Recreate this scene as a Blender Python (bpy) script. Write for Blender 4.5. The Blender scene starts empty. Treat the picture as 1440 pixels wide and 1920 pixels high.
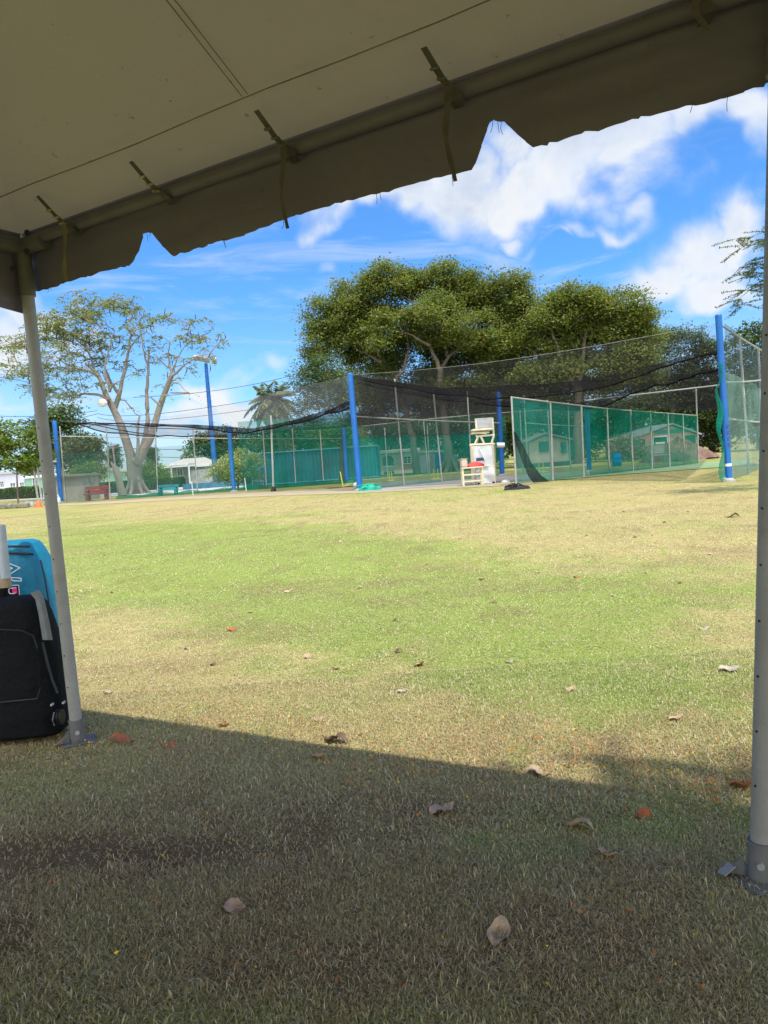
import bpy, math, random
import numpy as np
from mathutils import Vector, Matrix, Quaternion
random.seed(7); RS = np.random.RandomState(11)
S = bpy.context.scene
# ------------------------------------------------------------------ camera
F = 1420.0; H = 1.25; ROLL = math.radians(4.0); PITCH = math.atan(94 / F * math.cos(ROLL))
fw = np.array([0, math.cos(PITCH), -math.sin(PITCH)]); _u0 = np.array([0, math.sin(PITCH), math.cos(PITCH)]); _r0 = np.array([1., 0, 0])
RT = math.cos(ROLL) * _r0 - math.sin(ROLL) * _u0
UP = math.cos(ROLL) * _u0 + math.sin(ROLL) * _r0
cd = bpy.data.cameras.new("camera"); cam = bpy.data.objects.new("camera", cd); S.collection.objects.link(cam)
cam.matrix_world = Matrix(((RT[0], UP[0], -fw[0], 0), (RT[1], UP[1], -fw[1], 0), (RT[2], UP[2], -fw[2], H), (0, 0, 0, 1)))
cd.sensor_fit = 'VERTICAL'; cd.sensor_height = 24; cd.lens = 24 * F / 1920; cd.clip_start = 0.05; cd.clip_end = 6000
S.camera = cam
# ------------------------------------------------------------------ light
SUN_EL = math.radians(70); SUN_DIR = np.array([0.61, -0.79])   # horizontal direction towards the sun
SUN_DIR = SUN_DIR / np.linalg.norm(SUN_DIR)
S.view_settings.view_transform = 'Standard'; S.view_settings.look = 'None'; S.view_settings.gamma = 1
S.view_settings.exposure = 1.25
sd = bpy.data.lights.new("sun", 'SUN'); sd.energy = 2.0; sd.angle = math.radians(0.6); sd.color = (1, .95, .86)
so = bpy.data.objects.new("sun", sd); S.collection.objects.link(so)
_d = Vector((SUN_DIR[0] * math.cos(SUN_EL), SUN_DIR[1] * math.cos(SUN_EL), math.sin(SUN_EL)))
so.rotation_euler = _d.to_track_quat('Z', 'Y').to_euler(); so.location = (0, -5, 40)
S.render.engine = 'CYCLES'
S.cycles.transparent_max_bounces = 48; S.cycles.max_bounces = 8; S.cycles.diffuse_bounces = 4; S.cycles.sample_clamp_indirect = 6
S.cycles.use_denoising = True


def ray(x, y): return fw + (x - 720) / F * RT - (y - 960) / F * UP
def G(x, y, z=0.0):
    d = ray(x, y); t = (z - H) / d[2]; return d * t + np.array([0, 0, H])
def V(x, y, Y):
    d = ray(x, y); return d * Y / d[1] + np.array([0, 0, H])
def azel(x, y):
    d = ray(x, y); d = d / np.linalg.norm(d); return math.atan2(d[0], d[1]), math.asin(d[2])


# ------------------------------------------------------------------ node helpers
class NT:
    def __init__(s, tree): s.t = tree
    def n(s, typ, **kw):
        nd = s.t.nodes.new(typ)
        for k, v in kw.items(): setattr(nd, k, v)
        return nd
    def put(s, sock, v):
        if v is None: return
        if isinstance(v, (int, float)): sock.default_value = v
        elif isinstance(v, (tuple, list)):
            v = tuple(v)
            if len(v) == 3 and len(sock.default_value) == 4: v = v + (1,)
            sock.default_value = v
        else: s.t.links.new(v, sock)
    def m(s, op, a, b=None, c=None, clamp=False):
        nd = s.n('ShaderNodeMath', operation=op, use_clamp=clamp)
        s.put(nd.inputs[0], a); s.put(nd.inputs[1], b); s.put(nd.inputs[2], c)
        return nd.outputs[0]
    def mix(s, f, a, b, mode='MIX'):
        nd = s.n('ShaderNodeMix', data_type='RGBA', blend_type=mode)
        s.put(nd.inputs[0], f); s.put(nd.inputs[6], a); s.put(nd.inputs[7], b)
        return nd.outputs[2]
    def noise(s, vec, scale, detail=4, rough=.55, dist=0.0):
        nd = s.n('ShaderNodeTexNoise'); s.put(nd.inputs['Vector'], vec)
        nd.inputs['Scale'].default_value = scale; nd.inputs['Detail'].default_value = detail
        nd.inputs['Roughness'].default_value = rough; nd.inputs['Distortion'].default_value = dist
        return nd.outputs['Fac']
    def rng(s, v, a, b, c=0.0, d=1.0, smooth=False):
        nd = s.n('ShaderNodeMapRange'); nd.interpolation_type = 'SMOOTHSTEP' if smooth else 'LINEAR'
        s.put(nd.inputs[0], v)
        for i, q in enumerate((a, b, c, d)): nd.inputs[i + 1].default_value = q
        return nd.outputs[0]
    def scalev(s, vec, sc):
        nd = s.n('ShaderNodeVectorMath', operation='MULTIPLY'); s.put(nd.inputs[0], vec); nd.inputs[1].default_value = sc
        return nd.outputs[0]


# ------------------------------------------------------------------ sky
W = bpy.data.worlds.new("World"); S.world = W; W.use_nodes = True
W.node_tree.nodes.clear(); N = NT(W.node_tree)
sky = N.n('ShaderNodeTexSky', sky_type='NISHITA', sun_disc=False)
sky.sun_elevation = SUN_EL; sky.sun_rotation = math.atan2(SUN_DIR[0], SUN_DIR[1]); sky.air_density = 1.0; sky.dust_density = 0.4; sky.ozone_density = 2.0
tc = N.n('ShaderNodeTexCoord'); D = tc.outputs['Generated']
sp = N.n('ShaderNodeSeparateXYZ'); N.put(sp.inputs[0], D)
AZ = N.m('ARCTAN2', sp.outputs[0], sp.outputs[1]); EL = N.m('ARCSINE', sp.outputs[2])
wob = N.noise(D, 7.0, 3, .5)
# (px, py, rx, ry, weight, slope) puffy masses and wisps of the real sky, each turned into an azimuth / elevation
PUFF = [(690, 402, 120, 46, 1.7), (790, 375, 125, 66, 1.6), (890, 340, 100, 74, 1.25), (1010, 325, 120, 62, 1.25), (1130, 295, 140, 58, 1.2), (1250, 255, 130, 50, 1.05), (1380, 235, 120, 56, 1.0),
        (1390, 265, 80, 45, .7), (980, 250, 110, 45, .9), (1335, 475, 95, 62, 1.1), (1400, 415, 55, 62, 1.2), (1250, 520, 66, 44, 1.1), (1350, 530, 90, 44, 1.1), (1100, 412, 55, 22, .62), (1190, 395, 52, 34, .72), (998, 410, 26, 18, .62), (1060, 430, 30, 18, .6),
        (45, 600, 95, 42, 1.1), (5, 660, 75, 70, 1.1), (120, 680, 80, 50, .7), (410, 722, 55, 38, 1.1), (460, 735, 60, 50, 1.05), (360, 770, 60, 34, .9), (560, 770, 60, 40, .8), (240, 760, 70, 30, .6), (1180, 340, 60, 26, .45)]
tot = None
wn = N.rng(wob, .3, .7, -.05, .05)
AZw = N.m('ADD', AZ, wn); ELw = N.m('ADD', EL, wn)
for (px, py, rx, ry, w) in PUFF:
    a0, e0 = azel(px, py); a1, e1 = azel(px + rx, py); a2, e2 = azel(px, py - ry)
    ra = abs(a1 - a0) * 1.05; re = abs(e2 - e0) * 1.05
    da = N.m('MULTIPLY', N.m('SUBTRACT', AZw, a0), 1 / ra); de = N.m('MULTIPLY', N.m('SUBTRACT', ELw, e0), 1 / re)
    g = N.m('MULTIPLY', N.m('EXPONENT', N.m('MULTIPLY', N.m('ADD', N.m('MULTIPLY', da, da), N.m('MULTIPLY', de, de)), -1.0)), w)
    tot = g if tot is None else N.m('MAXIMUM', tot, g)
n1 = N.noise(D, 7.0, 10, .64, .35); n2 = N.noise(N.scalev(D, (1, 1, 2.2)), 3.2, 6, .6, .4)
dens = N.m('ADD', tot, N.m('MULTIPLY', N.m('SUBTRACT', n1, .5), 1.6))
cl = N.rng(dens, .12, .98, 0, 1, True)
# high thin streaks
st = N.noise(N.scalev(D, (1.0, 1.0, 5.5)), 4.0, 7, .62, .9)
back = N.rng(sp.outputs[1], .05, -.35, 0, .95, True)  # unseen cloud cover added behind the camera to neutralise blue ambient light
stc = N.m('ADD', N.rng(st, .50, .76, 0, .42, True), N.m('MULTIPLY', N.rng(n2, .30, .50, 0, 1, True), back), clamp=True)
low = N.rng(EL, .0, .22, .6, 0, True)
cov = N.m('MAXIMUM', N.m('MULTIPLY', cl, .97), N.m('ADD', stc, N.m('MULTIPLY', low, N.rng(n2, .35, .6, .25, 1))), clamp=True)
bg1 = N.n('ShaderNodeBackground'); N.put(bg1.inputs[0], N.mix(1.0, sky.outputs[0], (.34, .68, 1.04), 'MULTIPLY')); bg1.inputs[1].default_value = .09
shade = N.noise(D, 5.0, 5, .6, .2)
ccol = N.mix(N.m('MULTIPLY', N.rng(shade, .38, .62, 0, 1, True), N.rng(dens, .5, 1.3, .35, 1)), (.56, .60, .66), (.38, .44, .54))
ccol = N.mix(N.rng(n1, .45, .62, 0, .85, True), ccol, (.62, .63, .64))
bg2 = N.n('ShaderNodeBackground'); kk = N.rng(sp.outputs[1], .35, -.35, .64, 2.1, True)   # unseen cloud behind the camera is boosted as fill light under the tent
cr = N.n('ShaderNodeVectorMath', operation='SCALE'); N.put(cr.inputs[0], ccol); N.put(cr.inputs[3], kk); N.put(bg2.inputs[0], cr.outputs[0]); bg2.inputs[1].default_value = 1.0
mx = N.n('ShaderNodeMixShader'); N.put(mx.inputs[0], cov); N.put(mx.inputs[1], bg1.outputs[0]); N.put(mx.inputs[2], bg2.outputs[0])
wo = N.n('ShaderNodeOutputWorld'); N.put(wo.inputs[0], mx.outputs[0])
W.cycles.sampling_method = 'MANUAL'; W.cycles.sample_map_resolution = 512


# ------------------------------------------------------------------ materials
def newmat(name):
    m = bpy.data.materials.new(name); m.use_nodes = True; m.node_tree.nodes.clear()
    return m, NT(m.node_tree)
_mc = {}
def mat(name, col, rough=.7, var=.18, scale=6.0, col2=None, metal=0.0, bump=0.0, spec=.4, fine=0.0, stain=None, squash=(1, 1, 1)):
    """painted / raw surface: two scales of colour noise and an optional stain colour"""
    if name in _mc: return _mc[name]
    m, N = newmat(name); tc = N.n('ShaderNodeTexCoord').outputs['Object']; tc = N.scalev(tc, squash)
    a = N.noise(tc, scale, 6, .6, .2)
    c2 = col2 or tuple(c * (1 - var) for c in col)
    c = N.mix(N.rng(a, .35, .65), col, c2)
    if fine:
        c = N.mix(N.m('MULTIPLY', N.noise(tc, scale * 14, 3, .6), fine), c, tuple(x * .45 for x in col))
    if stain:
        c = N.mix(N.rng(N.noise(tc, scale * .55, 8, .7, .6), .53, .68, 0, stain[3]), c, stain[:3])
    b = N.n('ShaderNodeBsdfPrincipled'); N.put(b.inputs['Base Color'], c)
    b.inputs['Roughness'].default_value = rough; b.inputs['Metallic'].default_value = metal; b.inputs['Specular IOR Level'].default_value = spec
    if bump:
        bp = N.n('ShaderNodeBump'); bp.inputs['Strength'].default_value = bump; bp.inputs['Distance'].default_value = .02
        N.put(bp.inputs['Height'], N.noise(tc, scale * 5, 5, .65)); N.put(b.inputs['Normal'], bp.outputs[0])
    o = N.n('ShaderNodeOutputMaterial'); N.put(o.inputs[0], b.outputs[0]); _mc[name] = m
    return m
def leafmat(name, c1, c2, c3, trans=.35, rough=.55):
    m, N = newmat(name)
    at = N.n('ShaderNodeAttribute', attribute_name='rnd').outputs['Fac']
    po = N.n('ShaderNodeNewGeometry').outputs['Position']
    big = N.noise(po, .45, 3, .5)
    c = N.mix(N.rng(N.m('ADD', N.m('MULTIPLY', at, .6), N.m('MULTIPLY', big, .6)), .25, .85), c1, c2)
    c = N.mix(N.rng(at, .90, .97), c, c3)
    b = N.n('ShaderNodeBsdfPrincipled'); N.put(b.inputs['Base Color'], c); b.inputs['Roughness'].default_value = rough; b.inputs['Specular IOR Level'].default_value = .35
    t = N.n('ShaderNodeBsdfTranslucent'); N.put(t.inputs[0], N.mix(1.0, c, (1.3, 1.35, .6), 'MULTIPLY'))
    x = N.n('ShaderNodeMixShader'); x.inputs[0].default_value = trans; N.put(x.inputs[1], b.outputs[0]); N.put(x.inputs[2], t.outputs[0])
    o = N.n('ShaderNodeOutputMaterial'); N.put(o.inputs[0], x.outputs[0])
    return m
def netmat(name, col, alpha, period=0.0, var=.25, trans=.4):
    """knotted netting: threads cover a fraction alpha, the rest is open"""
    m, N = newmat(name); tcn = N.n('ShaderNodeTexCoord'); ob = tcn.outputs['Object']
    nz = N.noise(ob, .55, 4, .6, .5)
    a = N.m('MULTIPLY', N.rng(nz, .3, .7, 1 - var, 1 + var), alpha)
    if period:
        uv = N.n('ShaderNodeSeparateXYZ'); N.put(uv.inputs[0], tcn.outputs['UV'])
        k = 2 * math.pi / period
        s1 = N.m('SINE', N.m('MULTIPLY', N.m('ADD', uv.outputs[0], uv.outputs[1]), k)); s2 = N.m('SINE', N.m('MULTIPLY', N.m('SUBTRACT', uv.outputs[0], uv.outputs[1]), k))
        th = N.m('MAXIMUM', N.rng(s1, .25, .95), N.rng(s2, .25, .95))
        a = N.m('ADD', N.m('MULTIPLY', a, .55), N.m('MULTIPLY', th, alpha * .8), clamp=True)
    c = N.mix(N.rng(N.noise(ob, .8, 4), .35, .65), col, tuple(x * .7 for x in col))
    d = N.n('ShaderNodeBsdfDiffuse'); N.put(d.inputs[0], c); t = N.n('ShaderNodeBsdfTranslucent'); N.put(t.inputs[0], c)
    dt = N.n('ShaderNodeMixShader'); dt.inputs[0].default_value = trans; N.put(dt.inputs[1], d.outputs[0]); N.put(dt.inputs[2], t.outputs[0])
    tr = N.n('ShaderNodeBsdfTransparent')
    x = N.n('ShaderNodeMixShader'); N.put(x.inputs[0], a); N.put(x.inputs[1], tr.outputs[0]); N.put(x.inputs[2], dt.outputs[0])
    o = N.n('ShaderNodeOutputMaterial'); N.put(o.inputs[0], x.outputs[0])
    return m


# ------------------------------------------------------------------ mesh helpers
ORG = {}
def link(o): S.collection.objects.link(o)
def tag(o, label=None, cat=None, group=None, kind=None):
    for k, v in (('label', label), ('category', cat), ('group', group), ('kind', kind)):
        if v: o[k] = v
    return o
def thing(name, label, cat, loc, group=None):
    o = bpy.data.objects.new(name, None); link(o); o.location = tuple(float(c) for c in loc); o.empty_display_size = .2
    ORG[o.name] = np.array(loc, float); return tag(o, label, cat, group)
class MB:
    def __init__(s): s.v = []; s.f = []; s.mi = []; s.uv = {}; s.k = 0
    def add(s, vs, fs, mi=0):
        b = len(s.v); s.v += [tuple(map(float, p)) for p in vs]; s.f += [tuple(i + b for i in f) for f in fs]; s.mi += [mi] * len(fs); return s
    def box(s, c, size, rz=0.0, mi=0, bev=0.0, rot=None):
        hx, hy, hz = [q / 2 for q in size]
        if rot is None: rot = np.array([[math.cos(rz), -math.sin(rz), 0], [math.sin(rz), math.cos(rz), 0], [0, 0, 1]])
        b = min(bev, .45 * min(size))
        if b <= 0:
            P = [(x, y, z) for z in (-hz, hz) for (x, y) in ((-hx, -hy), (hx, -hy), (hx, hy), (-hx, hy))]
            fs = [(3, 2, 1, 0), (4, 5, 6, 7), (0, 1, 5, 4), (1, 2, 6, 5), (2, 3, 7, 6), (3, 0, 4, 7)]
        else:
            P = []; rings = []
            for z, k in ((-hz, b), (-hz + b, 0), (hz - b, 0), (hz, b)):
                x, y = hx - k, hy - k; q = b
                P += [(-x + q, -y, z), (x - q, -y, z), (x, -y + q, z), (x, y - q, z), (x - q, y, z), (-x + q, y, z), (-x, y - q, z), (-x, -y + q, z)]
            fs = [tuple(range(7, -1, -1)), tuple(range(24, 32))]
            for r in range(3):
                for i in range(8): fs.append((r * 8 + i, r * 8 + (i + 1) % 8, r * 8 + 8 + (i + 1) % 8, r * 8 + 8 + i))
        P = np.array(P) @ rot.T + np.array(c); return s.add(P, fs, mi)
    def ext(s, x0, x1, y0, y1, z0, z1, mi=0, bev=0.0): return s.box(((x0 + x1) / 2, (y0 + y1) / 2, (z0 + z1) / 2), (abs(x1 - x0), abs(y1 - y0), abs(z1 - z0)), 0, mi, bev)
    def tube(s, pts, r, n=8, mi=0, caps=True):
        P = np.array(pts, float); m = len(P); r = np.broadcast_to(np.array(r, float), (m,))
        T = np.gradient(P, axis=0) if m > 2 else np.repeat((P[1] - P[0])[None], 2, 0)
        T = T / (np.linalg.norm(T, axis=1)[:, None] + 1e-9); up = np.array([0.0, 0, 1]) if abs(T[0][2]) < .9 else np.array([1.0, 0, 0])
        vs = []
        for i in range(m):
            a = np.cross(T[i], up); a /= np.linalg.norm(a) + 1e-9; b = np.cross(T[i], a); up = -b if False else up
            for k in range(n):
                t = 2 * math.pi * k / n; vs.append(P[i] + r[i] * (math.cos(t) * a + math.sin(t) * b))
        fs = [(i * n + k, i * n + (k + 1) % n, (i + 1) * n + (k + 1) % n, (i + 1) * n + k) for i in range(m - 1) for k in range(n)]
        if caps: fs += [tuple(range(n - 1, -1, -1)), tuple(range((m - 1) * n, m * n))]
        return s.add(vs, fs, mi)
    def loft(s, rings, mi=0, caps=True):
        n = len(rings[0]); vs = [p for r in rings for p in r]
        fs = [(i * n + k, i * n + (k + 1) % n, (i + 1) * n + (k + 1) % n, (i + 1) * n + k) for i in range(len(rings) - 1) for k in range(n)]
        if caps: fs += [tuple(range(n - 1, -1, -1)), tuple(range((len(rings) - 1) * n, len(rings) * n))]
        return s.add(vs, fs, mi)
    def lathe(s, c, prof, n=16, mi=0): return s.loft([[(c[0] + r * math.cos(2 * math.pi * k / n), c[1] + r * math.sin(2 * math.pi * k / n), c[2] + z) for k in range(n)] for r, z in prof], mi)
    def sheet(s, rows, mi=0, mis=None):
        """rows of equal length; uv in metres"""
        nr, nc = len(rows), len(rows[0]); b = len(s.v); R_ = np.array(rows, float)
        s.v += [tuple(p) for r in R_ for p in r]
        u = np.zeros((nr, nc)); v = np.zeros((nr, nc))
        u[:, 1:] = np.cumsum(np.linalg.norm(R_[:, 1:, :2] - R_[:, :-1, :2], axis=2), 1)
        v[1:] = np.cumsum(np.linalg.norm(R_[1:] - R_[:-1], axis=2), 0)
        for i in range(nr - 1):
            for j in range(nc - 1):
                s.f.append((b + i * nc + j, b + i * nc + j + 1, b + (i + 1) * nc + j + 1, b + (i + 1) * nc + j)); s.mi.append(mis[i] if mis else mi)
        for i in range(nr):
            for j in range(nc): s.uv[b + i * nc + j] = (u[i, j], v[i, j])
        return s
    def prism(s, poly, a, b, mi=0):
        """poly: list of 3D points of one face; extruded by vector b-a"""
        n = len(poly); d = np.array(b) - np.array(a); P = [np.array(p) for p in poly]
        return s.add(P + [p + d for p in P], [tuple(range(n - 1, -1, -1)), tuple(range(n, 2 * n))] + [(k, (k + 1) % n, n + (k + 1) % n, n + k) for k in range(n)], mi)
    def build(s, name, mats, parent=None, smooth=False, loc=None):
        if not isinstance(mats, (list, tuple)): mats = [mats]
        me = bpy.data.meshes.new(name); org = ORG[parent.name] if parent is not None else (np.array(loc, float) if loc is not None else np.zeros(3))
        me.from_pydata([tuple(np.array(p) - org) for p in s.v], [], s.f)
        for m in mats: me.materials.append(m)
        if len(mats) > 1: me.polygons.foreach_set('material_index', s.mi)
        if s.uv:
            ul = me.uv_layers.new(name='uv'); vi = np.zeros(len(me.loops), int); me.loops.foreach_get('vertex_index', vi)
            ul.data.foreach_set('uv', np.array([s.uv.get(int(i), (0, 0)) for i in vi], np.float32).ravel())
        if smooth:
            me.polygons.foreach_set('use_smooth', [True] * len(me.polygons))
            try: me.set_sharp_from_angle(angle=math.radians(40))
            except Exception: pass
        me.update(); o = bpy.data.objects.new(name, me); link(o)
        if parent is not None: o.parent = parent; ORG[o.name] = org
        else: o.location = tuple(org); ORG[o.name] = org
        return o
def fast(name, verts, faces, mats, parent=None, attrs=None, loc=None):
    """verts (n,3), faces (m,k) array or list of arrays; attrs {name:(domain, values)}"""
    org = ORG[parent.name] if parent is not None else (np.array(loc, float) if loc is not None else np.zeros(3))
    if not isinstance(faces, list): faces = [faces]
    me = bpy.data.meshes.new(name); nl = sum(f.size for f in faces); nf = sum(len(f) for f in faces)
    me.vertices.add(len(verts)); me.vertices.foreach_set('co', (np.asarray(verts, np.float32) - org.astype(np.float32)).ravel())
    me.loops.add(nl); me.loops.foreach_set('vertex_index', np.concatenate([f.ravel() for f in faces]).astype(np.int32))
    me.polygons.add(nf); st = []; c = 0
    for f in faces: st.append(c + np.arange(len(f)) * f.shape[1]); c += f.size
    me.polygons.foreach_set('loop_start', np.concatenate(st).astype(np.int32))
    for m in (mats if isinstance(mats, (list, tuple)) else [mats]): me.materials.append(m)
    me.update(calc_edges=True)
    for k, (dom, val) in (attrs or {}).items():
        a = me.attributes.new(k, 'FLOAT', dom); a.data.foreach_set('value', np.asarray(val, np.float32))
    o = bpy.data.objects.new(name, me); link(o)
    if parent is not None: o.parent = parent
    else: o.location = tuple(org)
    ORG[o.name] = org
    return o
def vnoise(x, y, sc, seed=0):
    x = np.asarray(x) * sc; y = np.asarray(y) * sc; xi = np.floor(x).astype(np.int64); yi = np.floor(y).astype(np.int64); fx = x - xi; fy = y - yi
    fx = fx * fx * (3 - 2 * fx); fy = fy * fy * (3 - 2 * fy)
    def h(a, b):
        n = (a * 374761393 + b * 668265263 + seed * 1442695) & 0x7fffffff; n = ((n ^ (n >> 13)) * 1274126177) & 0x7fffffff
        return ((n ^ (n >> 16)) & 0xffff) / 65535.0
    return (h(xi, yi) * (1 - fx) + h(xi + 1, yi) * fx) * (1 - fy) + (h(xi, yi + 1) * (1 - fx) + h(xi + 1, yi + 1) * fx) * fy


# ================================================================== GROUND
# turf condition: 0 = dry straw, 1 = lush green; bare = worn soil patches, plus brown warming painted in where tent shade falls
GB = [(500, 1010, 520, 45, .55), (250, 1010, 200, 40, .35), (800, 1070, 420, 60, .55), (450, 1100, 300, 60, .25), (700, 1160, 350, 50, .3), (1200, 1150, 200, 70, .35), (1250, 1290, 230, 60, .42), (950, 1240, 200, 45, .3),
      (1180, 1050, 320, 50, -.28), (760, 985, 170, 22, -.45), (1150, 930, 330, 50, -.42), (400, 948, 420, 16, -.55), (450, 1290, 300, 70, -.30), (850, 1380, 380, 55, -.35), (250, 1200, 180, 70, -.25), (600, 1240, 150, 60, -.15),
      (1150, 1540, 240, 60, .42), (600, 1760, 220, 60, .12), (1150, 1830, 300, 70, .25), (380, 1480, 300, 60, -.2), (850, 1650, 280, 70, -.15), (500, 1900, 250, 80, .35), (150, 1410, 120, 40, .0), (350, 1560, 460, 130, -.55), (850, 1720, 420, 120, -.5), (700, 1490, 350, 40, -.4), (30, 980, 60, 18, -.3)]
BB = [(380, 1640, 520, 170, .40), (900, 1740, 460, 140, .30), (700, 1520, 420, 50, .26), (110, 1595, 120, 30, .85), (20, 1640, 60, 40, .9), (360, 1605, 110, 22, .7), (20, 1750, 60, 40, .9), (620, 1560, 160, 50, .25), (780, 1800, 160, 50, .22), (480, 1840, 120, 50, .3)]  # broad blobs tint the tent shade brown; small strong ones are worn soil
def blobs(x, y, L, zz=0):
    x = np.asarray(x, float); y = np.asarray(y, float); out = np.zeros_like(x)
    for (px, py, rx, ry, w) in L:
        c = G(px, py); a = G(px + rx, py) - c; b = (G(px, py + ry) - G(px, py - ry)) / 2
        if G(px, py)[1] < 0: continue
        M_ = np.array([[a[0], b[0]], [a[1], b[1]]]); Mi = np.linalg.inv(M_)
        dx, dy = x - c[0], y - c[1]; u = Mi[0, 0] * dx + Mi[0, 1] * dy; v = Mi[1, 0] * dx + Mi[1, 1] * dy
        out += w * np.exp(-(u * u + v * v) * .8)
    return out
def green(x, y):
    n = vnoise(x, y, .45, 1) * .35 + vnoise(x, y, 1.3, 2) * .3 + vnoise(x, y, 4.5, 3) * .28 + vnoise(x, y, 11, 4) * .22 + (vnoise(x, y, 27, 14) - .5) * .18
    return np.clip(.50 + blobs(x, y, GB) * .9 + (n - .56) * 1.5, 0, 1)
def bare_shade_tint(x, y):
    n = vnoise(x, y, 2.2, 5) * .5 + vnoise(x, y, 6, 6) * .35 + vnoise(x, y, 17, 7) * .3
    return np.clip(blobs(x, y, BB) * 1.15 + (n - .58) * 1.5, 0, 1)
def turf_nodes(N, g, rnd, po):
    straw = N.mix(rnd, (.60, .52, .25), (.35, .285, .115)); grn = N.mix(rnd, (.22, .315, .06), (.37, .43, .115))
    c = N.mix(N.rng(N.m('ADD', g, N.m('MULTIPLY', N.m('SUBTRACT', rnd, .5), .8)), .22, .80), straw, grn)
    return c
gm, N = newmat('turf_soil'); po = N.n('ShaderNodeNewGeometry').outputs['Position']
fine = N.noise(po, 60, 4, .7); mid = N.noise(po, 9, 5, .65, .3)
gA = N.n('ShaderNodeAttribute', attribute_name='green').outputs['Fac']; bA = N.n('ShaderNodeAttribute', attribute_name='bare_shade_tint').outputs['Fac']
c = turf_nodes(N, gA, N.rng(N.m('ADD', N.m('MULTIPLY', fine, .5), N.m('MULTIPLY', mid, .5)), .35, .65), po)
c = N.mix(.22, c, (.08, .06, .03)); c = N.mix(N.rng(fine, .50, .66, 0, .5), c, (.07, .055, .03))
c = N.mix(N.m('MULTIPLY', N.rng(N.noise(po, 1.6, 7, .7, .4), .48, .64), .30), c, (.26, .19, .105))
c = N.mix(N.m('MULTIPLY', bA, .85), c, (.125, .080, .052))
b = N.n('ShaderNodeBsdfPrincipled'); c = N.mix(1.0, c, (1.0, .97, .86), 'MULTIPLY'); N.put(b.inputs['Base Color'], c); b.inputs['Roughness'].default_value = .95; b.inputs['Specular IOR Level'].default_value = .1
bp = N.n('ShaderNodeBump'); bp.inputs['Strength'].default_value = .55; bp.inputs['Distance'].default_value = .02; N.put(bp.inputs['Height'], fine); N.put(b.inputs['Normal'], bp.outputs[0])
o = N.n('ShaderNodeOutputMaterial'); N.put(o.inputs[0], b.outputs[0])
ys = np.concatenate([-np.geomspace(1500, 1, 14), np.arange(-.8, 8, .1), np.geomspace(8, 90, 90), np.geomspace(96, 4000, 16)])
xs = np.concatenate([-np.geomspace(3000, 42, 12), -np.geomspace(40, 5.1, 50), np.arange(-5, 5.01, .1), np.geomspace(5.1, 40, 50), np.geomspace(42, 3000, 12)])
X, Y = np.meshgrid(xs, ys); vv = np.stack([X.ravel(), Y.ravel(), np.zeros(X.size)], 1); nx, ny = len(xs), len(ys)
ii, jj = np.meshgrid(np.arange(ny - 1), np.arange(nx - 1), indexing='ij'); q = (ii * nx + jj).ravel()
o = fast('ground', vv, np.stack([q, q + 1, q + nx + 1, q + nx], 1), gm, attrs={'green': ('POINT', green(vv[:, 0], vv[:, 1])), 'bare_shade_tint': ('POINT', bare_shade_tint(vv[:, 0], vv[:, 1]))})
tag(o, kind='structure')
# grass blades
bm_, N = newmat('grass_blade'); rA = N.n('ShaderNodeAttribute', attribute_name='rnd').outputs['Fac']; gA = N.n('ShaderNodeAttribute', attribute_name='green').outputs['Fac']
c = turf_nodes(N, gA, rA, None); bB = N.n('ShaderNodeAttribute', attribute_name='bare_shade_tint').outputs['Fac']; c = N.mix(N.m('MULTIPLY', bB, .75), c, N.mix(rA, (.26, .155, .075), (.76, .53, .29))); c = N.mix(N.rng(rA, .80, .90), c, (.74, .62, .42)); c = N.mix(N.rng(rA, .05, .02), c, (.16, .10, .06))
d_ = N.n('ShaderNodeBsdfPrincipled'); N.put(d_.inputs['Base Color'], c); d_.inputs['Roughness'].default_value = .6; d_.inputs['Specular IOR Level'].default_value = .25
t_ = N.n('ShaderNodeBsdfTranslucent'); N.put(t_.inputs[0], c); x_ = N.n('ShaderNodeMixShader'); x_.inputs[0].default_value = .3
N.put(x_.inputs[1], d_.outputs[0]); N.put(x_.inputs[2], t_.outputs[0]); o = N.n('ShaderNodeOutputMaterial'); N.put(o.inputs[0], x_.outputs[0])
VS, QF, TF, GR, RN, BA_ = [], [], [], [], [], []; base = 0
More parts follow.
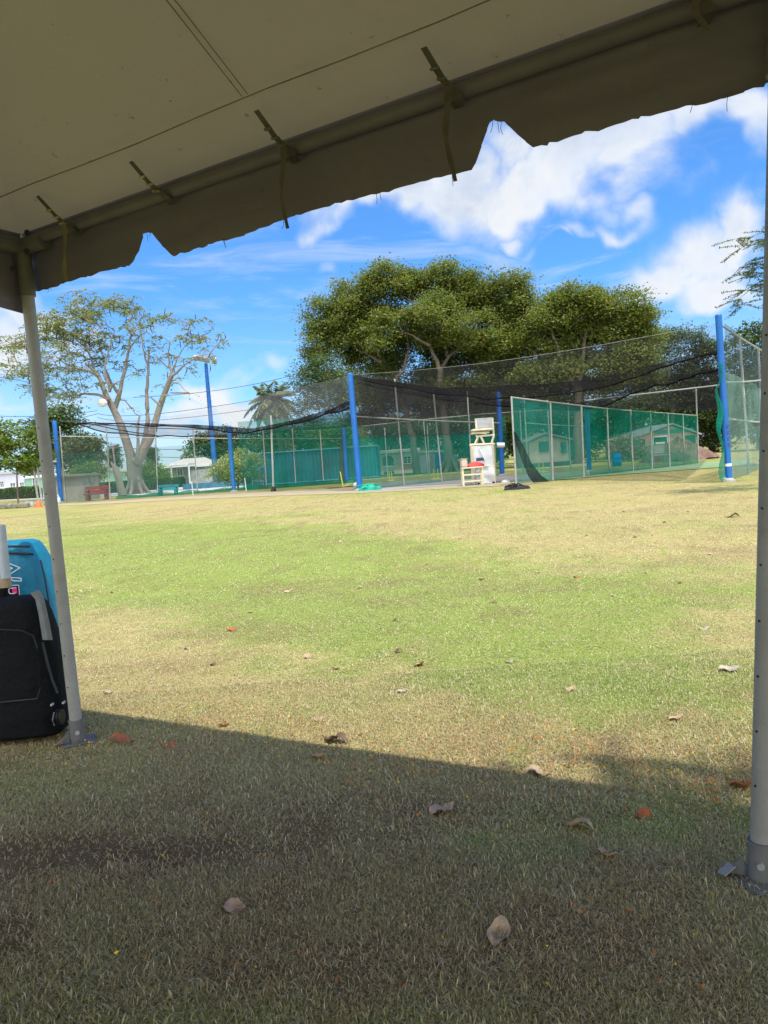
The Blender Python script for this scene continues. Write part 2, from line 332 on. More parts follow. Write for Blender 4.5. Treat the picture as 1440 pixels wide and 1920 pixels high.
for (d0, d1, n, l0, l1, w) in ((1.15, 2.4, 230000, .011, .030, .0022), (2.4, 4.4, 260000, .011, .028, .0029), (4.4, 8, 200000, .013, .028, .0042), (8, 15, 120000, .014, .028, .009), (15, 32, 80000, .018, .035, .016)):
    yy = np.sqrt(RS.uniform(d0 * d0, d1 * d1, n)); xx = RS.uniform(-1, 1, n) * (.60 * yy + .8)
    ba = bare_shade_tint(xx, yy); k = RS.rand(n) > (ba - .45).clip(0) * 1.3; xx, yy = xx[k], yy[k]; n = len(xx)
    L_ = RS.uniform(l0, l1, n) * (.65 + .8 * vnoise(xx, yy, 5.5, 17) ** 1.5); az = RS.uniform(0, 6.283, n) + (vnoise(xx, yy, 3, 9) - .5) * 2; el = np.abs(RS.normal(.12, .38 if d0 < 4 else .16, n)).clip(0, 1.3)
    ux, uy = np.cos(az), np.sin(az); px_, py_ = -uy, ux
    wv = w * RS.uniform(.6, 1.3, n)
    b0 = np.stack([xx, yy, np.full(n, -.001)], 1); h1 = L_ * .55; z1 = np.sin(el) * h1 + .004; f1 = np.cos(el) * h1
    el2 = el - RS.uniform(.2, .9, n); h2 = L_ * .45; z2 = np.maximum(z1 + np.sin(el2) * h2, .003); f2 = f1 + np.cos(el2) * h2
    U_ = np.stack([ux, uy, np.zeros(n)], 1); P_ = np.stack([px_, py_, np.zeros(n)], 1) * wv[:, None]
    m1 = b0 + U_ * f1[:, None]; m1[:, 2] = z1; tp = b0 + U_ * f2[:, None]; tp[:, 2] = z2; lift = RS.uniform(0, .5, n)[:, None] * P_[:, :1] * 0
    vs = np.stack([b0 - P_ * .5, b0 + P_ * .5, m1 + P_ * .45, m1 - P_ * .45, tp], 1).reshape(-1, 3)
    i0 = base + np.arange(n) * 5; QF.append(np.stack([i0, i0 + 1, i0 + 2, i0 + 3], 1)); TF.append(np.stack([i0 + 3, i0 + 2, i0 + 4], 1))
    VS.append(vs); base += len(vs); GR.append(np.repeat(green(xx, yy), 5)); BA_.append(np.repeat(bare_shade_tint(xx, yy), 5)); RN.append(np.repeat(RS.rand(n), 5))
o = fast('grass', np.concatenate(VS), [np.concatenate(QF), np.concatenate(TF)], bm_, attrs={'green': ('POINT', np.concatenate(GR)), 'rnd': ('POINT', np.concatenate(RN)), 'bare_shade_tint': ('POINT', np.concatenate(BA_))})
tag(o, 'short dry and green blades of turf covering the lawn', 'grass', kind='stuff')
def strip(name, pxs, m, z, loc=None):
    mb = MB(); P = [G(*p) for p in pxs]; mb.add([(p[0], p[1], z) for p in P], [tuple(range(len(P)))]); return tag(mb.build(name, m), kind='structure')
M = {}
M['dirt'] = mat('dirt', (.46, .37, .22), .95, .25, 1.2, bump=.3, fine=.5)
M['concrete'] = mat('concrete', (.38, .35, .31), .9, .25, 1.5, bump=.2, stain=(.14, .12, .10, .7))
M['road'] = mat('road', (.55, .53, .50), .9, .12, .3)
M['mat_green'] = mat('artificial_turf', (.26, .38, .18), .9, .25, 1.0, fine=.4)
strip('worn_dirt_strip', [(90, 950), (200, 945), (340, 937), (520, 930), (700, 924), (850, 916), (1000, 908), (1010, 903), (680, 913), (430, 924), (100, 946)], M['dirt'], .012)
strip('road', [(-200, 946), (330, 926), (470, 912), (470, 903), (300, 917), (-200, 932)], M['road'], .016)
strip('concrete_path', [(690, 922), (1005, 899), (1110, 884), (1010, 888), (690, 907)], M['concrete'], .02)
strip('practice_pitch', [(1010, 904), (1130, 893), (1420, 872), (1400, 862), (1130, 880), (1010, 893)], M['mat_green'], .024)

# ================================================================== TENT
M['vinyl'] = None
def vinyl(name, col, trans, stain):
    m, N = newmat(name); ob = N.n('ShaderNodeTexCoord').outputs['Object']
    a = N.noise(ob, .7, 5, .6, .3); sm = N.noise(ob, 9, 6, .7, .4)
    c = N.mix(N.rng(a, .3, .7), col, tuple(x * .86 for x in col)); c = N.mix(N.rng(sm, .58, .74, 0, .55), c, stain)
    c = N.mix(N.rng(N.noise(ob, 26, 4, .7), .66, .72, 0, .7), c, (.07, .055, .035))
    p = N.n('ShaderNodeBsdfPrincipled'); N.put(p.inputs['Base Color'], c); p.inputs['Roughness'].default_value = .5
    bp = N.n('ShaderNodeBump'); bp.inputs['Strength'].default_value = .6; bp.inputs['Distance'].default_value = .04; N.put(bp.inputs['Height'], N.noise(ob, 2.2, 5, .5, .6)); N.put(p.inputs['Normal'], bp.outputs[0])
    t = N.n('ShaderNodeBsdfTranslucent'); N.put(t.inputs[0], c); x = N.n('ShaderNodeMixShader'); x.inputs[0].default_value = trans
    N.put(x.inputs[1], p.outputs[0]); N.put(x.inputs[2], t.outputs[0]); o = N.n('ShaderNodeOutputMaterial'); N.put(o.inputs[0], x.outputs[0]); return m
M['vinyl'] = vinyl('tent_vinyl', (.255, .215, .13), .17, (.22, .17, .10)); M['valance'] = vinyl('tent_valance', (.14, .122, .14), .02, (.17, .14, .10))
M['seam'] = mat('tent_seam', (.22, .185, .12), .8, .3, 8)
M['alu'] = mat('tent_aluminium', (.34, .325, .285), .6, .2, 5, metal=.1, stain=(.17, .15, .12, .6), fine=.35)
M['alu_dark'] = mat('tent_fitting', (.15, .145, .135), .6, .25, 10, metal=.15)
M['hole'] = mat('black_plastic', (.012, .012, .014), .5, .2, 10)
M['strap'] = mat('tent_webbing', (.12, .105, .085), .85, .35, 14, fine=.4)
M['olive'] = mat('olive_webbing', (.20, .18, .09), .85, .3, 14, fine=.4)
M['brass'] = mat('buckle_brass', (.42, .36, .22), .4, .2, 20, metal=.6)
M['steel'] = mat('bright_steel', (.62, .62, .60), .35, .15, 20, metal=.7)
LF_ = G(147, 1392); RF_ = G(1425, 1650); LT = V(40, 445, LF_[1]); RTT = V(1466, -62, RF_[1])
e_ = (RTT - LT) / np.linalg.norm(RTT - LT); ni = np.cross([0, 0, 1.], e_); ni /= np.linalg.norm(ni)
if ni[1] > 0: ni = -ni
no = -ni; SL = .5; TW = 6.4
def roofp(u, v): return LT + e_ * u + ni * v + np.array([0, 0, SL * v])
tent = thing('tent', 'large cream vinyl marquee tent with torn scalloped valance in the foreground', 'tent', LF_ * [1, 1, 0])
mb = MB()
def rpt(u, v):
    p = roofp(u, v); p[2] += .012 * math.sin(u * 5.2) * min(1, v * 2) - .05 * math.sin(min(v / 3.2, 1) * math.pi) + .015
    return p
K = 24
for side in range(4):                       # four hip panels meeting at the peak
    rows = []
    for i in range(K + 1):
        v = 3.2 * i / K; row = []
        for j in range(K + 1):
            u = v + (TW - 2 * v) * j / K; a, b_ = [(u, v), (TW - v, u), (TW - u, TW - v), (v, TW - u)][side]
            p = LT + e_ * a + ni * b_ + np.array([0, 0, SL * v - .05 * math.sin(v / 3.2 * math.pi) + .012 * math.sin((a + b_) * 5.2) * min(1, v * 2) + .015]); row.append(p)
        rows.append(row)
    mb.sheet(rows)
o = mb.build('roof_cover', M['vinyl'], tent, True)
mb = MB()                                   # welded seams, thin strips proud of the underside
def seam(p, q, w, n=20):
    for i in range(n):
        a = np.array(p) * (1 - i / n) + np.array(q) * i / n; b_ = np.array(p) * (1 - (i + 1) / n) + np.array(q) * (i + 1) / n
        A_, B_ = rpt(*a) - [0, 0, .022], rpt(*b_) - [0, 0, .022]; mb.tube([A_, B_], w, 5)
seam((.05, .205), (6.3, .205), .0022); seam((1.50, .21), (1.5, 1.45), .0018); seam((1.525, .21), (1.525, 1.45), .0018); seam((4.6, .21), (4.6, 1.7), .0018)
mb.build('roof_seam', M['seam'], tent)
# valance: bottom edge traced on the eave plane, wrinkled cloth
def onplane(x, y, off=.05):
    o0 = LT + no * off; d = ray(x, y); c0 = np.array([0, 0, H]); t = ((o0 - c0) @ no) / (d @ no); return c0 + d * t
BOT = [(45, 552), (75, 545), (120, 530), (165, 519), (205, 507), (240, 498), (252, 488), (262, 468), (268, 440), (275, 436), (284, 435), (292, 446), (306, 462), (325, 478), (350, 472), (390, 458), (460, 440), (560, 405), (640, 380), (740, 357), (800, 339), (850, 327), (886, 318), (893, 304), (905, 275), (915, 245), (920, 230), (928, 225), (938, 230), (948, 229), (956, 237), (972, 252), (990, 268), (1003, 277),
       (1030, 271), (1100, 247), (1200, 220), (1300, 195), (1355, 184), (1400, 170), (1440, 157), (1500, 138)]
bu = []
for q in BOT:
    p = onplane(*q); bu.append(((p - LT) @ e_, p[2]))
uu = [b_[0] for b_ in bu]; zz = [b_[1] for b_ in bu]
u = uu[-1]; z0 = LT[2] - .34
while u < TW:                                # the same torn scallops carry on past the frame
    for du, dz in ((.5, 0), (.04, .06), (.05, .12), (.05, .12), (.06, .03), (.05, -.01)):
        u += du; uu.append(u); zz.append(z0 + dz)
US = np.unique(np.concatenate([np.linspace(-.03, TW, 260), [q for q in uu if -.03 < q < TW]]))
ZB = np.interp(US, uu, zz) + RS.normal(0, .0022, len(US))
rows = []
for i in range(13):
    t = i / 12; row = []; last = i == 12
    for u, zb in zip(US, ZB):
        top = LT + e_ * u; zt = top[2] + .017; z = max(zt - .40 * t, zb) if not last else zb; tt_ = (zt - z) / .33
        wr = .010 * math.sin(u * 9 + 2 * math.sin(u * 3)) * tt_ + .014 * (vnoise(u, tt_ * 2, 4, 21) - .5) + .02 * tt_ * (vnoise(u, 0, 1.6, 22) - .5)
        row.append(np.array([top[0], top[1], z]) + no * (.040 * min(1, tt_ * 6) + .012 * tt_ + wr * min(1, tt_ * 3)))
    rows.append(row)
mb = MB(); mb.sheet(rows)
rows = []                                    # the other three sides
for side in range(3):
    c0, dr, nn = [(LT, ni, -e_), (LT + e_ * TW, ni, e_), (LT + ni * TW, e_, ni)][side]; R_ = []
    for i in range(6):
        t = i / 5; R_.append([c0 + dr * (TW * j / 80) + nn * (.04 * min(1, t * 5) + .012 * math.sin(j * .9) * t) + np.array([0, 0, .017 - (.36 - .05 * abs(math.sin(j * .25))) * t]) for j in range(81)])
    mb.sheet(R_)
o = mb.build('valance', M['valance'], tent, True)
# frayed threads at the tears
for (x, y) in ((925, 228), (933, 229), (941, 228), (276, 436), (284, 434), (417, 452), (420, 452), (706, 366), (712, 364), (848, 330), (532, 415), (537, 413), (1300, 195), (1365, 182), (90, 538), (98, 536)):
    p = onplane(x, y, .05); q = p + np.array([RS.normal(0, .006), RS.normal(0, .004), -RS.uniform(.015, .04)]); mb = MB(); mb.tube([p + [0, 0, .01], (p + q) / 2 + RS.normal(0, .003, 3), q], .0009, 4); mb.build('frayed_thread', M['strap'], tent)
for (c0, dr) in ((LT, e_), (LT, ni), (LT + e_ * TW, ni), (LT + ni * TW, e_)):
    mb = MB(); mb.tube([c0 - [0, 0, .03], c0 + dr * TW - [0, 0, .03]], .026, 14); mb.build('eave_pole', mat('eave_aluminium', (.15, .14, .155), .6, .2, 4, metal=.2), tent, True)
for (foot, top) in ((LF_, LT), (RF_, RTT), (None, LT + ni * TW), (None, LT + e_ * TW), (None, LT + e_ * TW + ni * TW)):
    vis = foot is not None
    if not vis: foot = top * [1, 1, 0]
    top = top - np.array([0, 0, .05]); mb = MB(); ax = (top - foot) / np.linalg.norm(top - foot); P = foot + ax * .03
    mb.tube([P, top], .0285, 20); mb.tube([foot + ax * 1.18, foot + ax * 1.185], .0295, 20); leg = mb.build('leg', M['alu'], tent, True)
    if not vis: continue
    tocam = -foot / np.linalg.norm(foot); rt = np.array([-tocam[1], tocam[0], 0]); rt = rt if rt[0] > 0 else -rt
    mb = MB(); mb.tube([foot + ax * .002, foot + ax * .11], .034, 20); mb.tube([foot + ax * .108, foot + ax * .116], .036, 20)
    mb.box(foot + [0, 0, .006], (.15, .13, .008), .4, bev=.002); mb.prism([foot + rt * -.038 + [0, 0, .004], foot + rt * -.095 + [0, 0, .004], foot + rt * -.038 + [0, 0, .07]], (0, 0, 0), tuple(tocam * .006)); mb.build('foot_socket', M['alu_dark'], leg, True)
    mb = MB(); mb.box(foot - rt * .085 + tocam * .01 + [0, 0, .022], (.045, .035, .003), .5, rot=np.array([[.85, -.2, -.48], [.25, .97, .05], [.45, -.16, .88]])); mb.build('foot_tab', M['alu'], leg)
    mb = MB(); c = foot + ax * .06 + tocam * .033; mb.tube([c, c + tocam * .012], .010, 10); mb.build('bolt', M['steel'], leg)
    mb = MB()
    for k in range(9):
        c = foot + ax * (.28 + k * .155) + (tocam * .75 - rt * .62) * .0282; mb = MB(); mb.tube([c, c + (tocam * .75 - rt * .62) * .003], .0034, 8); mb.build('pin_hole', M['hole'], leg)
    if top is not None and foot is LF_:
        for (x, y) in ((51, 438), (50, 473), (16, 465), (24, 505)):
            c = V(x, y, foot[1] - .045); mb = MB(); mb.tube([c, c + tocam * .02], .008, 10); mb.tube([c + tocam * .018, c + tocam * .022], .012, 10); mb.build('bolt', M['hole'], leg)
    mb = MB(); mb.tube([top - ax * .22, top + ax * .03], .036, 18); mb.tube([top + e_ * -.02, top + e_ * .16], .034, 16); mb.tube([top, top + ni * .14], .034, 16); mb.build('corner_sleeve', M['alu_dark'], leg, True)
# buckled tie straps under the roof edge
for (u, tail, mt) in ((.36, .25, 'olive'), (.92, 0, 'strap'), (1.54, .30, 'strap'), (2.19, .30, 'strap'), (2.93, .10, 'strap'), (3.7, .3, 'strap')):
    mb = MB(); A_ = rpt(u - .03, .15) - [0, 0, .02]; B_ = LT + e_ * (u + .02) + ni * .02 - [0, 0, .06]; C_ = LT + e_ * u - no * .0 - [0, 0, .065] + no * .03
    w = e_ * .0105
    mb.sheet([[A_ - w, A_ + w], [(A_ + B_) / 2 - w * 1.1 - [0, 0, .012], (A_ + B_) / 2 + w * 1.1 - [0, 0, .012]], [B_ - w * 1.7, B_ + w * 1.7], [C_ - w * 1.7, C_ + w * 1.7]])
    st_ = mb.build('tie_strap', M['strap'], tent)
    for k, tt in enumerate((.3, .5, .68)):
        mb = MB(); c = A_ * (1 - tt) + B_ * tt - [0, 0, .016]; mb.box(c, (.032, .012, .009), math.atan2(e_[1], e_[0]) + .3 * k, bev=.003); mb.build('buckle', M['brass'] if u in (.92, .36) else M['alu_dark'], st_)
    if tail:
        mb = MB(); T0 = (A_ * .35 + B_ * .65) - [0, 0, .01]; rows = []
        for i in range(10):
            t = i / 9; c = T0 + e_ * (.012 * math.sin(t * 5 + u)) - np.array([0, 0, tail * t]); ww = e_ * (.0125 - .006 * t * (mt == 'strap')) * (1 + .2 * math.sin(i * 2.1)); rows.append([c - ww, c + ww + no * .004 * math.sin(i)])
        mb.sheet(rows); mb.build('strap_tail', M[mt], st_)

# ================================================================== SPORTS BAGS
def ring(Yc, hd, x0, x1, y, n=28, ex=3.6):
    a = V(x0, y, Yc); b_ = V(x1, y, Yc); c = (a + b_) / 2; hw = abs(b_[0] - a[0]) / 2; out = []
    for k in range(n):
        t = 2 * math.pi * k / n; cx, sx = math.cos(t), math.sin(t)
        out.append((c[0] + hw * math.copysign(abs(cx) ** (2 / ex), cx), Yc + hd * math.copysign(abs(sx) ** (2 / ex), sx), c[2]))
    return out
def dense(rs, k=5):
    """smoothly resample (Yc,hd,x0,x1,y) rows"""
    A_ = np.array(rs, float); t = np.arange(len(A_)); tt = np.linspace(0, len(A_) - 1, (len(A_) - 1) * k + 1)
    return [tuple(np.interp(q, t, A_[:, j]) for j in range(5)) for q in tt]
M['teal_cloth'] = mat('turquoise_bag_cloth', (.006, .19, .31), .55, .18, 3, fine=.2, bump=.7)
M['black_cloth'] = mat('black_bag_cloth', (.006, .0062, .0068), .8, .3, 3, fine=.2, bump=1.0, spec=.2)
M['zip'] = mat('dark_zip', (.010, .016, .024), .5, .2, 20)
M['white_print'] = mat('white_print', (.75, .76, .78), .5, .06, 10)
M['pink'] = mat('pink_print', (.80, .02, .20), .5, .1, 10)
M['grey_strap'] = mat('grey_webbing', (.20, .21, .205), .8, .2, 25, fine=.4)
M['willow'] = mat('willow_wood', (.42, .30, .18), .55, .2, 6, squash=(6, 6, 1))
M['grip'] = mat('pale_rubber_grip', (.46, .50, .53), .6, .12, 20)
teal = thing('cricket_bag', 'turquoise upright cricket bag with dark zips and white outlined print behind the black bag', 'sports bag', G(60, 1370))
mb = MB(); mb.loft([ring(*r) for r in dense([(4.10, .12, -60, 116, 1372), (4.10, .155, -64, 124, 1364), (4.10, .16, -62, 126, 1330), (4.10, .16, -56, 120, 1240), (4.10, .16, -48, 112, 1180), (4.10, .155, -42, 105, 1120), (4.10, .15, -34, 97, 1080), (4.10, .14, -24, 86, 1050), (4.10, .12, -14, 76, 1030), (4.10, .10, -6, 68, 1018), (4.10, .06, 4, 58, 1013)])], caps=True)
mb.build('body', M['teal_cloth'], teal, True)
for (ya, yb, xe) in ((1025, 1024, 60), (1036, 1038, 66)):
    mb = MB(); mb.tube([V(x, ya + (yb - ya) * (x + 10) / 70 + (x / 70) ** 6 * 3, 4.10 - .128 + (0 if x < 55 else (x - 55) * .003)) for x in range(-10, xe, 6)], .0065, 6); mb.build('zip', M['zip'], teal, True)
mb = MB(); mb.tube([V(x, y, Y_) for x, y, Y_ in ((76, 1050, 3.975), (84, 1085, 3.965), (90, 1120, 3.96), (98, 1180, 3.955), (106, 1240, 3.955), (114, 1290, 3.96))], .004, 6); mb.build('side_piping', M['zip'], teal, True)
def pxline(mb, pts, Y_, r=.0026, closed=False):
    P = [V(x, y, Y_) for x, y in pts];  P = P + [P[0]] if closed else P
    for a, b_ in zip(P[:-1], P[1:]): mb.tube([a, b_], r, 6)
FY = 3.938
mb = MB(); z2p = lambda L: [(x / 4.173, 960 + y / 4.173) for x, y in L]
pxline(mb, z2p([(40, 400), (75, 404), (158, 436), (70, 492), (78, 512), (166, 518), (166, 540), (106, 538), (92, 530), (60, 460), (98, 440), (40, 418)]), FY)
mb.build('print_outline', M['white_print'], teal, True)
mb = MB(); mb.prism([V(x, y, FY + .004) for x, y in z2p([(40, 586), (136, 580), (152, 690), (40, 700)])], (0, 0, 0), (0, .006, 0)); bd = mb.build('badge', M['black_cloth'], teal)
mb = MB(); mb.prism([V(x, y, FY) for x, y in z2p([(92, 592), (130, 588), (136, 640), (98, 644)])], (0, 0, 0), (0, .003, 0)); mb.build('badge_panel', M['pink'], bd)
mb = MB(); pxline(mb, z2p([(78, 574), (146, 572), (154, 668), (138, 670)]), FY - .003, .0016); pxline(mb, z2p([(70, 600), (70, 628), (80, 640), (112, 638), (122, 630)]), FY - .003, .0024); pxline(mb, z2p([(76, 598), (128, 592)]), FY - .003, .0018)
pxline(mb, z2p([(118, 664), (96, 662), (88, 670), (96, 690)]), FY - .003, .0022); mb.build('badge_lettering', M['white_print'], bd, True)
blk = thing('kit_bag', 'black wheeled kit bag with a grey shoulder strap in the shade beside the tent leg', 'sports bag', G(40, 1378))
mb = MB(); mb.loft([ring(*r) for r in dense([(3.72, .09, -150, 118, 1380), (3.72, .12, -156, 126, 1372), (3.72, .13, -158, 129, 1340), (3.72, .13, -156, 124, 1290), (3.72, .13, -150, 116, 1235), (3.72, .125, -146, 104, 1190), (3.72, .12, -140, 92, 1156), (3.72, .11, -136, 84, 1138), (3.72, .09, -130, 76, 1128), (3.72, .06, -120, 68, 1123)])], caps=True)
mb.build('body', M['black_cloth'], blk, True)
mb = MB(); P = [(56, 1112, 74, 1106), (66, 1124, 82, 1118), (72, 1150, 88, 1144), (76, 1176, 94, 1172), (80, 1200, 99, 1200)]
mb.sheet([[V(a, b_, 3.585 - .002 * i), V((a + c) / 2, (b_ + d) / 2, 3.575 - .002 * i), V(c, d, 3.59 - .002 * i)] for i, (a, b_, c, d) in enumerate(P)]); mb.build('shoulder_strap', M['grey_strap'], blk, True)
mb = MB(); mb.tube([V(x, y, 3.585) for x, y in ((80, 1205), (88, 1240), (98, 1275), (108, 1300))], .006, 6); mb.build('piping', M['zip'], blk, True)
mb = MB(); mb.tube([V(x, y, 3.582) for x, y in ((-10, 1180), (40, 1182), (62, 1192), (70, 1215), (76, 1290), (70, 1310), (-10, 1318))], .0035, 6); mb.build('pocket_seam', M['zip'], blk, True)
for (x, y) in ((96, 1322), (118, 1318)):
    mb = MB(); c = V(x, y, 3.575); mb.tube([c, c + [0, .02, 0]], .006, 10); mb.build('rivet', M['steel'], blk)
mb = MB(); c = V(112, 1344, 3.60)
for k in range(5): mb.tube([c + [-.014 + .006 * k, 0, 0], c + [-.0105 + .006 * k, 0, 0]], .036 if k % 2 == 0 else .030, 18)
mb.build('wheel', M['hole'], blk, True)
mb = MB(); mb.tube([c + [-.016, -.02, .03], c + [-.016, -.046, .0], c + [-.016, -.03, -.03]], .003, 5); mb.build('wheel_guard', M['grey_strap'], blk)
bat = thing('cricket_bat', 'cricket bat handle with pale grey grip sticking up out of the black bag', 'cricket bat', V(14, 1118, 3.72))
mb = MB(); mb.tube([V(2, 984, 3.76), V(2.5, 990, 3.76), V(7, 1040, 3.76), V(11, 1084, 3.76)], [.018, .0205, .022, .0235], 18); mb.build('grip', M['grip'], bat, True)
mb = MB(); rr = []
for (y, xa, xb) in ((1082, 2, 19), (1090, -3, 20), (1096, -9, 21), (1102, -14, 21)):
    rr.append(ring(3.765, .020, xa, xb, y, 20, 3))
mb.loft(rr); mb.build('shoulder', M['willow'], bat, True); mb = MB(); mb.loft([ring(3.765, .0205, -15, xb, y, 20, 3) for y, xb in ((1102.3, 16), (1112, 13), (1150, 12))]); mb.build('blade', M['black_cloth'], bat, True)

# ================================================================== FALLEN LEAVES
def fallen(L, label, cat='leaf', group=None):
    pass
LC = {'tan': (.55, .39, .24), 'pink': (.66, .42, .26), 'orange': (.55, .15, .04), 'brown': (.20, .12, .07), 'red': (.24, .05, .025), 'cream': (.55, .47, .35)}
LM = {k: mat('dry_leaf_' + k, v, .7, .35, 22, fine=.5, stain=tuple(x * .45 for x in v) + (.6,)) for k, v in LC.items()}
_lm = {}
def leafmesh(kind, k):
    if (kind, k) in _lm: return _lm[(kind, k)]
    r = random.Random(k * 31 + 5); mb = MB(); rows = []; n = 9; curl = (.25, .55, -.3, .8)[k]; wmx = (.42, .34, .5, .26)[k]
    for i in range(n + 1):
        t = i / n; w = wmx * math.sin(math.pi * min(1, t * .97 + .015)) ** .8 * (1 - .25 * t); x = t - .5
        bend = -.35 * (t - .5) ** 2 * curl + .1 * math.sin(t * 7 + k)
        rows.append([(x, s * w + .04 * math.sin(t * 5 + k), bend + abs(s) ** 1.5 * w * (.7 * curl + .12 * math.sin(i * 2.3 + s * 4)) + .10) for s in (-1, -.5, 0, .5, 1)])
    mb.sheet(rows); mb.tube([(-.62, .02, .10), (-.48, 0, .06)], .018, 5); mb.tube([(-.48, 0, .085), (0, 0, .10), (.46, 0, .05)], .010, 4)
    o = mb.build('fallen_leaf', LM[kind], None, True); _lm[(kind, k)] = o.data; S.collection.objects.unlink(o); bpy.data.objects.remove(o); return _lm[(kind, k)]
BIG = [(830, 1523, 'pink', .075, 25, 0, 'large curled pinkish brown leaf in the tent shade below the shadow edge'), (935, 1755, 'tan', .072, 70, 1, 'broad tan leaf standing on edge nearest the bottom of the lawn'), (440, 1708, 'pink', .060, -20, 0, 'curled pale tan leaf alone in the shade at lower left'),
       (1085, 1553, 'tan', .080, -40, 3, 'long narrow dry brown leaf lying in the shade above a shorter pinkish leaf'), (1138, 1607, 'pink', .058, -35, 1, 'short flat pinkish leaf just below the long narrow brown leaf'), (597, 1423, 'pink', .070, -38, 1, 'pale pink leaf lying right on the edge of the tent shadow'),
       (1010, 1452, 'tan', .068, -15, 0, 'tan leaf at the shadow edge right of centre'), (1395, 1477, 'orange', .07, -20, 1, 'bright orange leaf at the shadow edge beside the right tent leg'), (228, 1392, 'orange', .085, 5, 0, 'orange dry leaf in the shade right of the left tent leg'), (317, 1400, 'orange', .05, 30, 2, 'small orange leaf right of the larger orange leaf near the left tent leg'),
       (578, 1233, 'tan', .075, 10, 0, 'tan curled leaf on sunlit grass left of centre'), (746, 1224, 'brown', .08, -8, 3, 'dark brown crumpled leaf in the middle of the sunlit lawn'), (788, 1249, 'red', .075, 30, 1, 'dark red leaf just below the brown crumpled one mid lawn'), (630, 1255, 'red', .045, -10, 2, 'small dark red leaf between the tan and the brown leaves'),
       (567, 1282, 'pink', .055, 25, 2, 'pinkish leaf below the tan curled leaf left of centre'), (755, 1299, 'cream', .06, 0, 1, 'small cream leaf below the dark red leaf mid lawn'), (1070, 1295, 'pink', .06, 50, 0, 'pinkish leaf standing up on green grass right of centre'), (956, 1242, 'cream', .06, 30, 2, 'pale cream leaf on green grass right of centre'),
       (1368, 1259, 'cream', .11, -12, 1, 'wide pale leaf on green grass near the right tent leg'), (203, 1301, 'cream', .065, -5, 0, 'cream leaf on straw grass right of the left tent leg'), (1268, 1350, 'pink', .065, 10, 1, 'pinkish tan leaf on straw grass at right'), (435, 1183, 'orange', .08, 12, 0, 'orange leaf upper left on the sunlit lawn'),
       (903, 1088, 'red', .10, -5, 1, 'reddish leaf far up the green band of lawn'), (1081, 1083, 'orange', .09, 20, 2, 'small orange leaf right of the reddish far leaf'), (673, 1104, 'tan', .12, -5, 3, 'thin tan leaf on the far green grass'), (541, 1111, 'tan', .12, 8, 1, 'tan leaf left of the thin tan one on far grass'),
       (1008, 1075, 'cream', .10, -20, 1, 'pale leaf on far grass left of the small orange leaf'), (1375, 970, 'brown', .30, 0, 3, 'dark brown curled leaf on dry grass by the right blue post'), (420, 1363, 'orange', .06, 15, 1, 'orange leaf just inside the sunlit straw grass above the shadow edge'), (598, 1352, 'tan', .05, 35, 2, 'tan leaf in the straw grass above the pale pink leaf'),
       (1205, 1530, 'orange', .045, 40, 2, 'small rusty leaf in the shade left of the right tent leg'), (926, 1131, 'brown', .09, 3, 3, 'thin brown leaf in the green band of lawn'), (1210, 1075, 'tan', .08, 15, 0, 'tan leaf on the dry grass at upper right'), (1150, 1118, 'tan', .07, 0, 0, 'short tan leaf below the upper right dry patch'), (630, 1392, 'brown', .10, -35, 3, 'curled brown strip leaf beside the shadow edge')]
def put_leaf(x, y, kind, s, rot, k, label, group):
    o = bpy.data.objects.new('fallen_leaf', leafmesh(kind, k)); link(o); p = G(x, y); o.location = (p[0], p[1], .004); s *= (1.35 if y > 1380 else 1.0 if y > 1150 else .7); o.scale = (s, s, s)
    o.rotation_euler = (random.uniform(-.35, .35), random.uniform(-.3, .2), math.radians(rot)); tag(o, label, 'leaf', group)
for (x, y, kind, s, rot, k, lab) in BIG: put_leaf(x, y, kind, s, rot, k, lab, 'fallen leaves on the lawn')
for (x, y) in ((1105, 970), (1220, 1005), (1190, 1008), (1245, 980), (980, 985), (860, 1010), (640, 1015), (468, 1150), (350, 1217), (400, 1247), (210, 1112), (742, 1165), (1275, 1094), (195, 1047), (330, 1060), (520, 1060), (800, 1060), (1320, 1180), (1100, 1005), (1330, 1040), (1290, 960), (1170, 960)):
    k = random.randrange(4); put_leaf(x, y, random.choice(['tan', 'brown', 'cream', 'tan']), .05 + .05 * max(0, (1250 - y) / 300), random.uniform(-180, 180), k, 'tiny dry leaf scattered on the sunlit lawn far from the tent', 'tiny scattered leaves')
VS, TF, CI = [], [], []; n = 2800
pts = []
for _ in range(n):
    if random.random() < .8: x = random.uniform(60, 1420); y = random.gauss(1352 + .07 * x + 26 * math.sin(x / 90), 34)
    else: x, y = random.uniform(60, 1420), random.uniform(1150, 1880)
    p = G(x, y); s = random.uniform(.003, .0075); a = random.uniform(0, 6.28); i = len(VS)
    for k, (q, w) in enumerate(((1, 0), (0, .6), (-1, 0), (0, -.6))): VS.append((p[0] + s * (q * math.cos(a) - w * math.sin(a)), p[1] + s * (q * math.sin(a) + w * math.cos(a)), .016 + .010 * random.random()))
    TF.append((i, i + 1, i + 2, i + 3)); CI.append(random.random())
lt, N = newmat('petal_litter'); r_ = N.n('ShaderNodeAttribute', attribute_name='rnd').outputs['Fac']; c = N.mix(N.rng(r_, .35, .45), (.45, .13, .035), (.22, .13, .07)); c = N.mix(N.rng(r_, .85, .9), c, (.75, .48, .03))
d_ = N.n('ShaderNodeBsdfDiffuse'); N.put(d_.inputs[0], c); o = N.n('ShaderNodeOutputMaterial'); N.put(o.inputs[0], d_.outputs[0])
tag(fast('leaf_litter', np.array(VS), np.array(TF), lt, attrs={'rnd': ('FACE', CI)}), 'orange and brown crumbs of petals and leaf scattered through the grass', 'litter', kind='stuff')

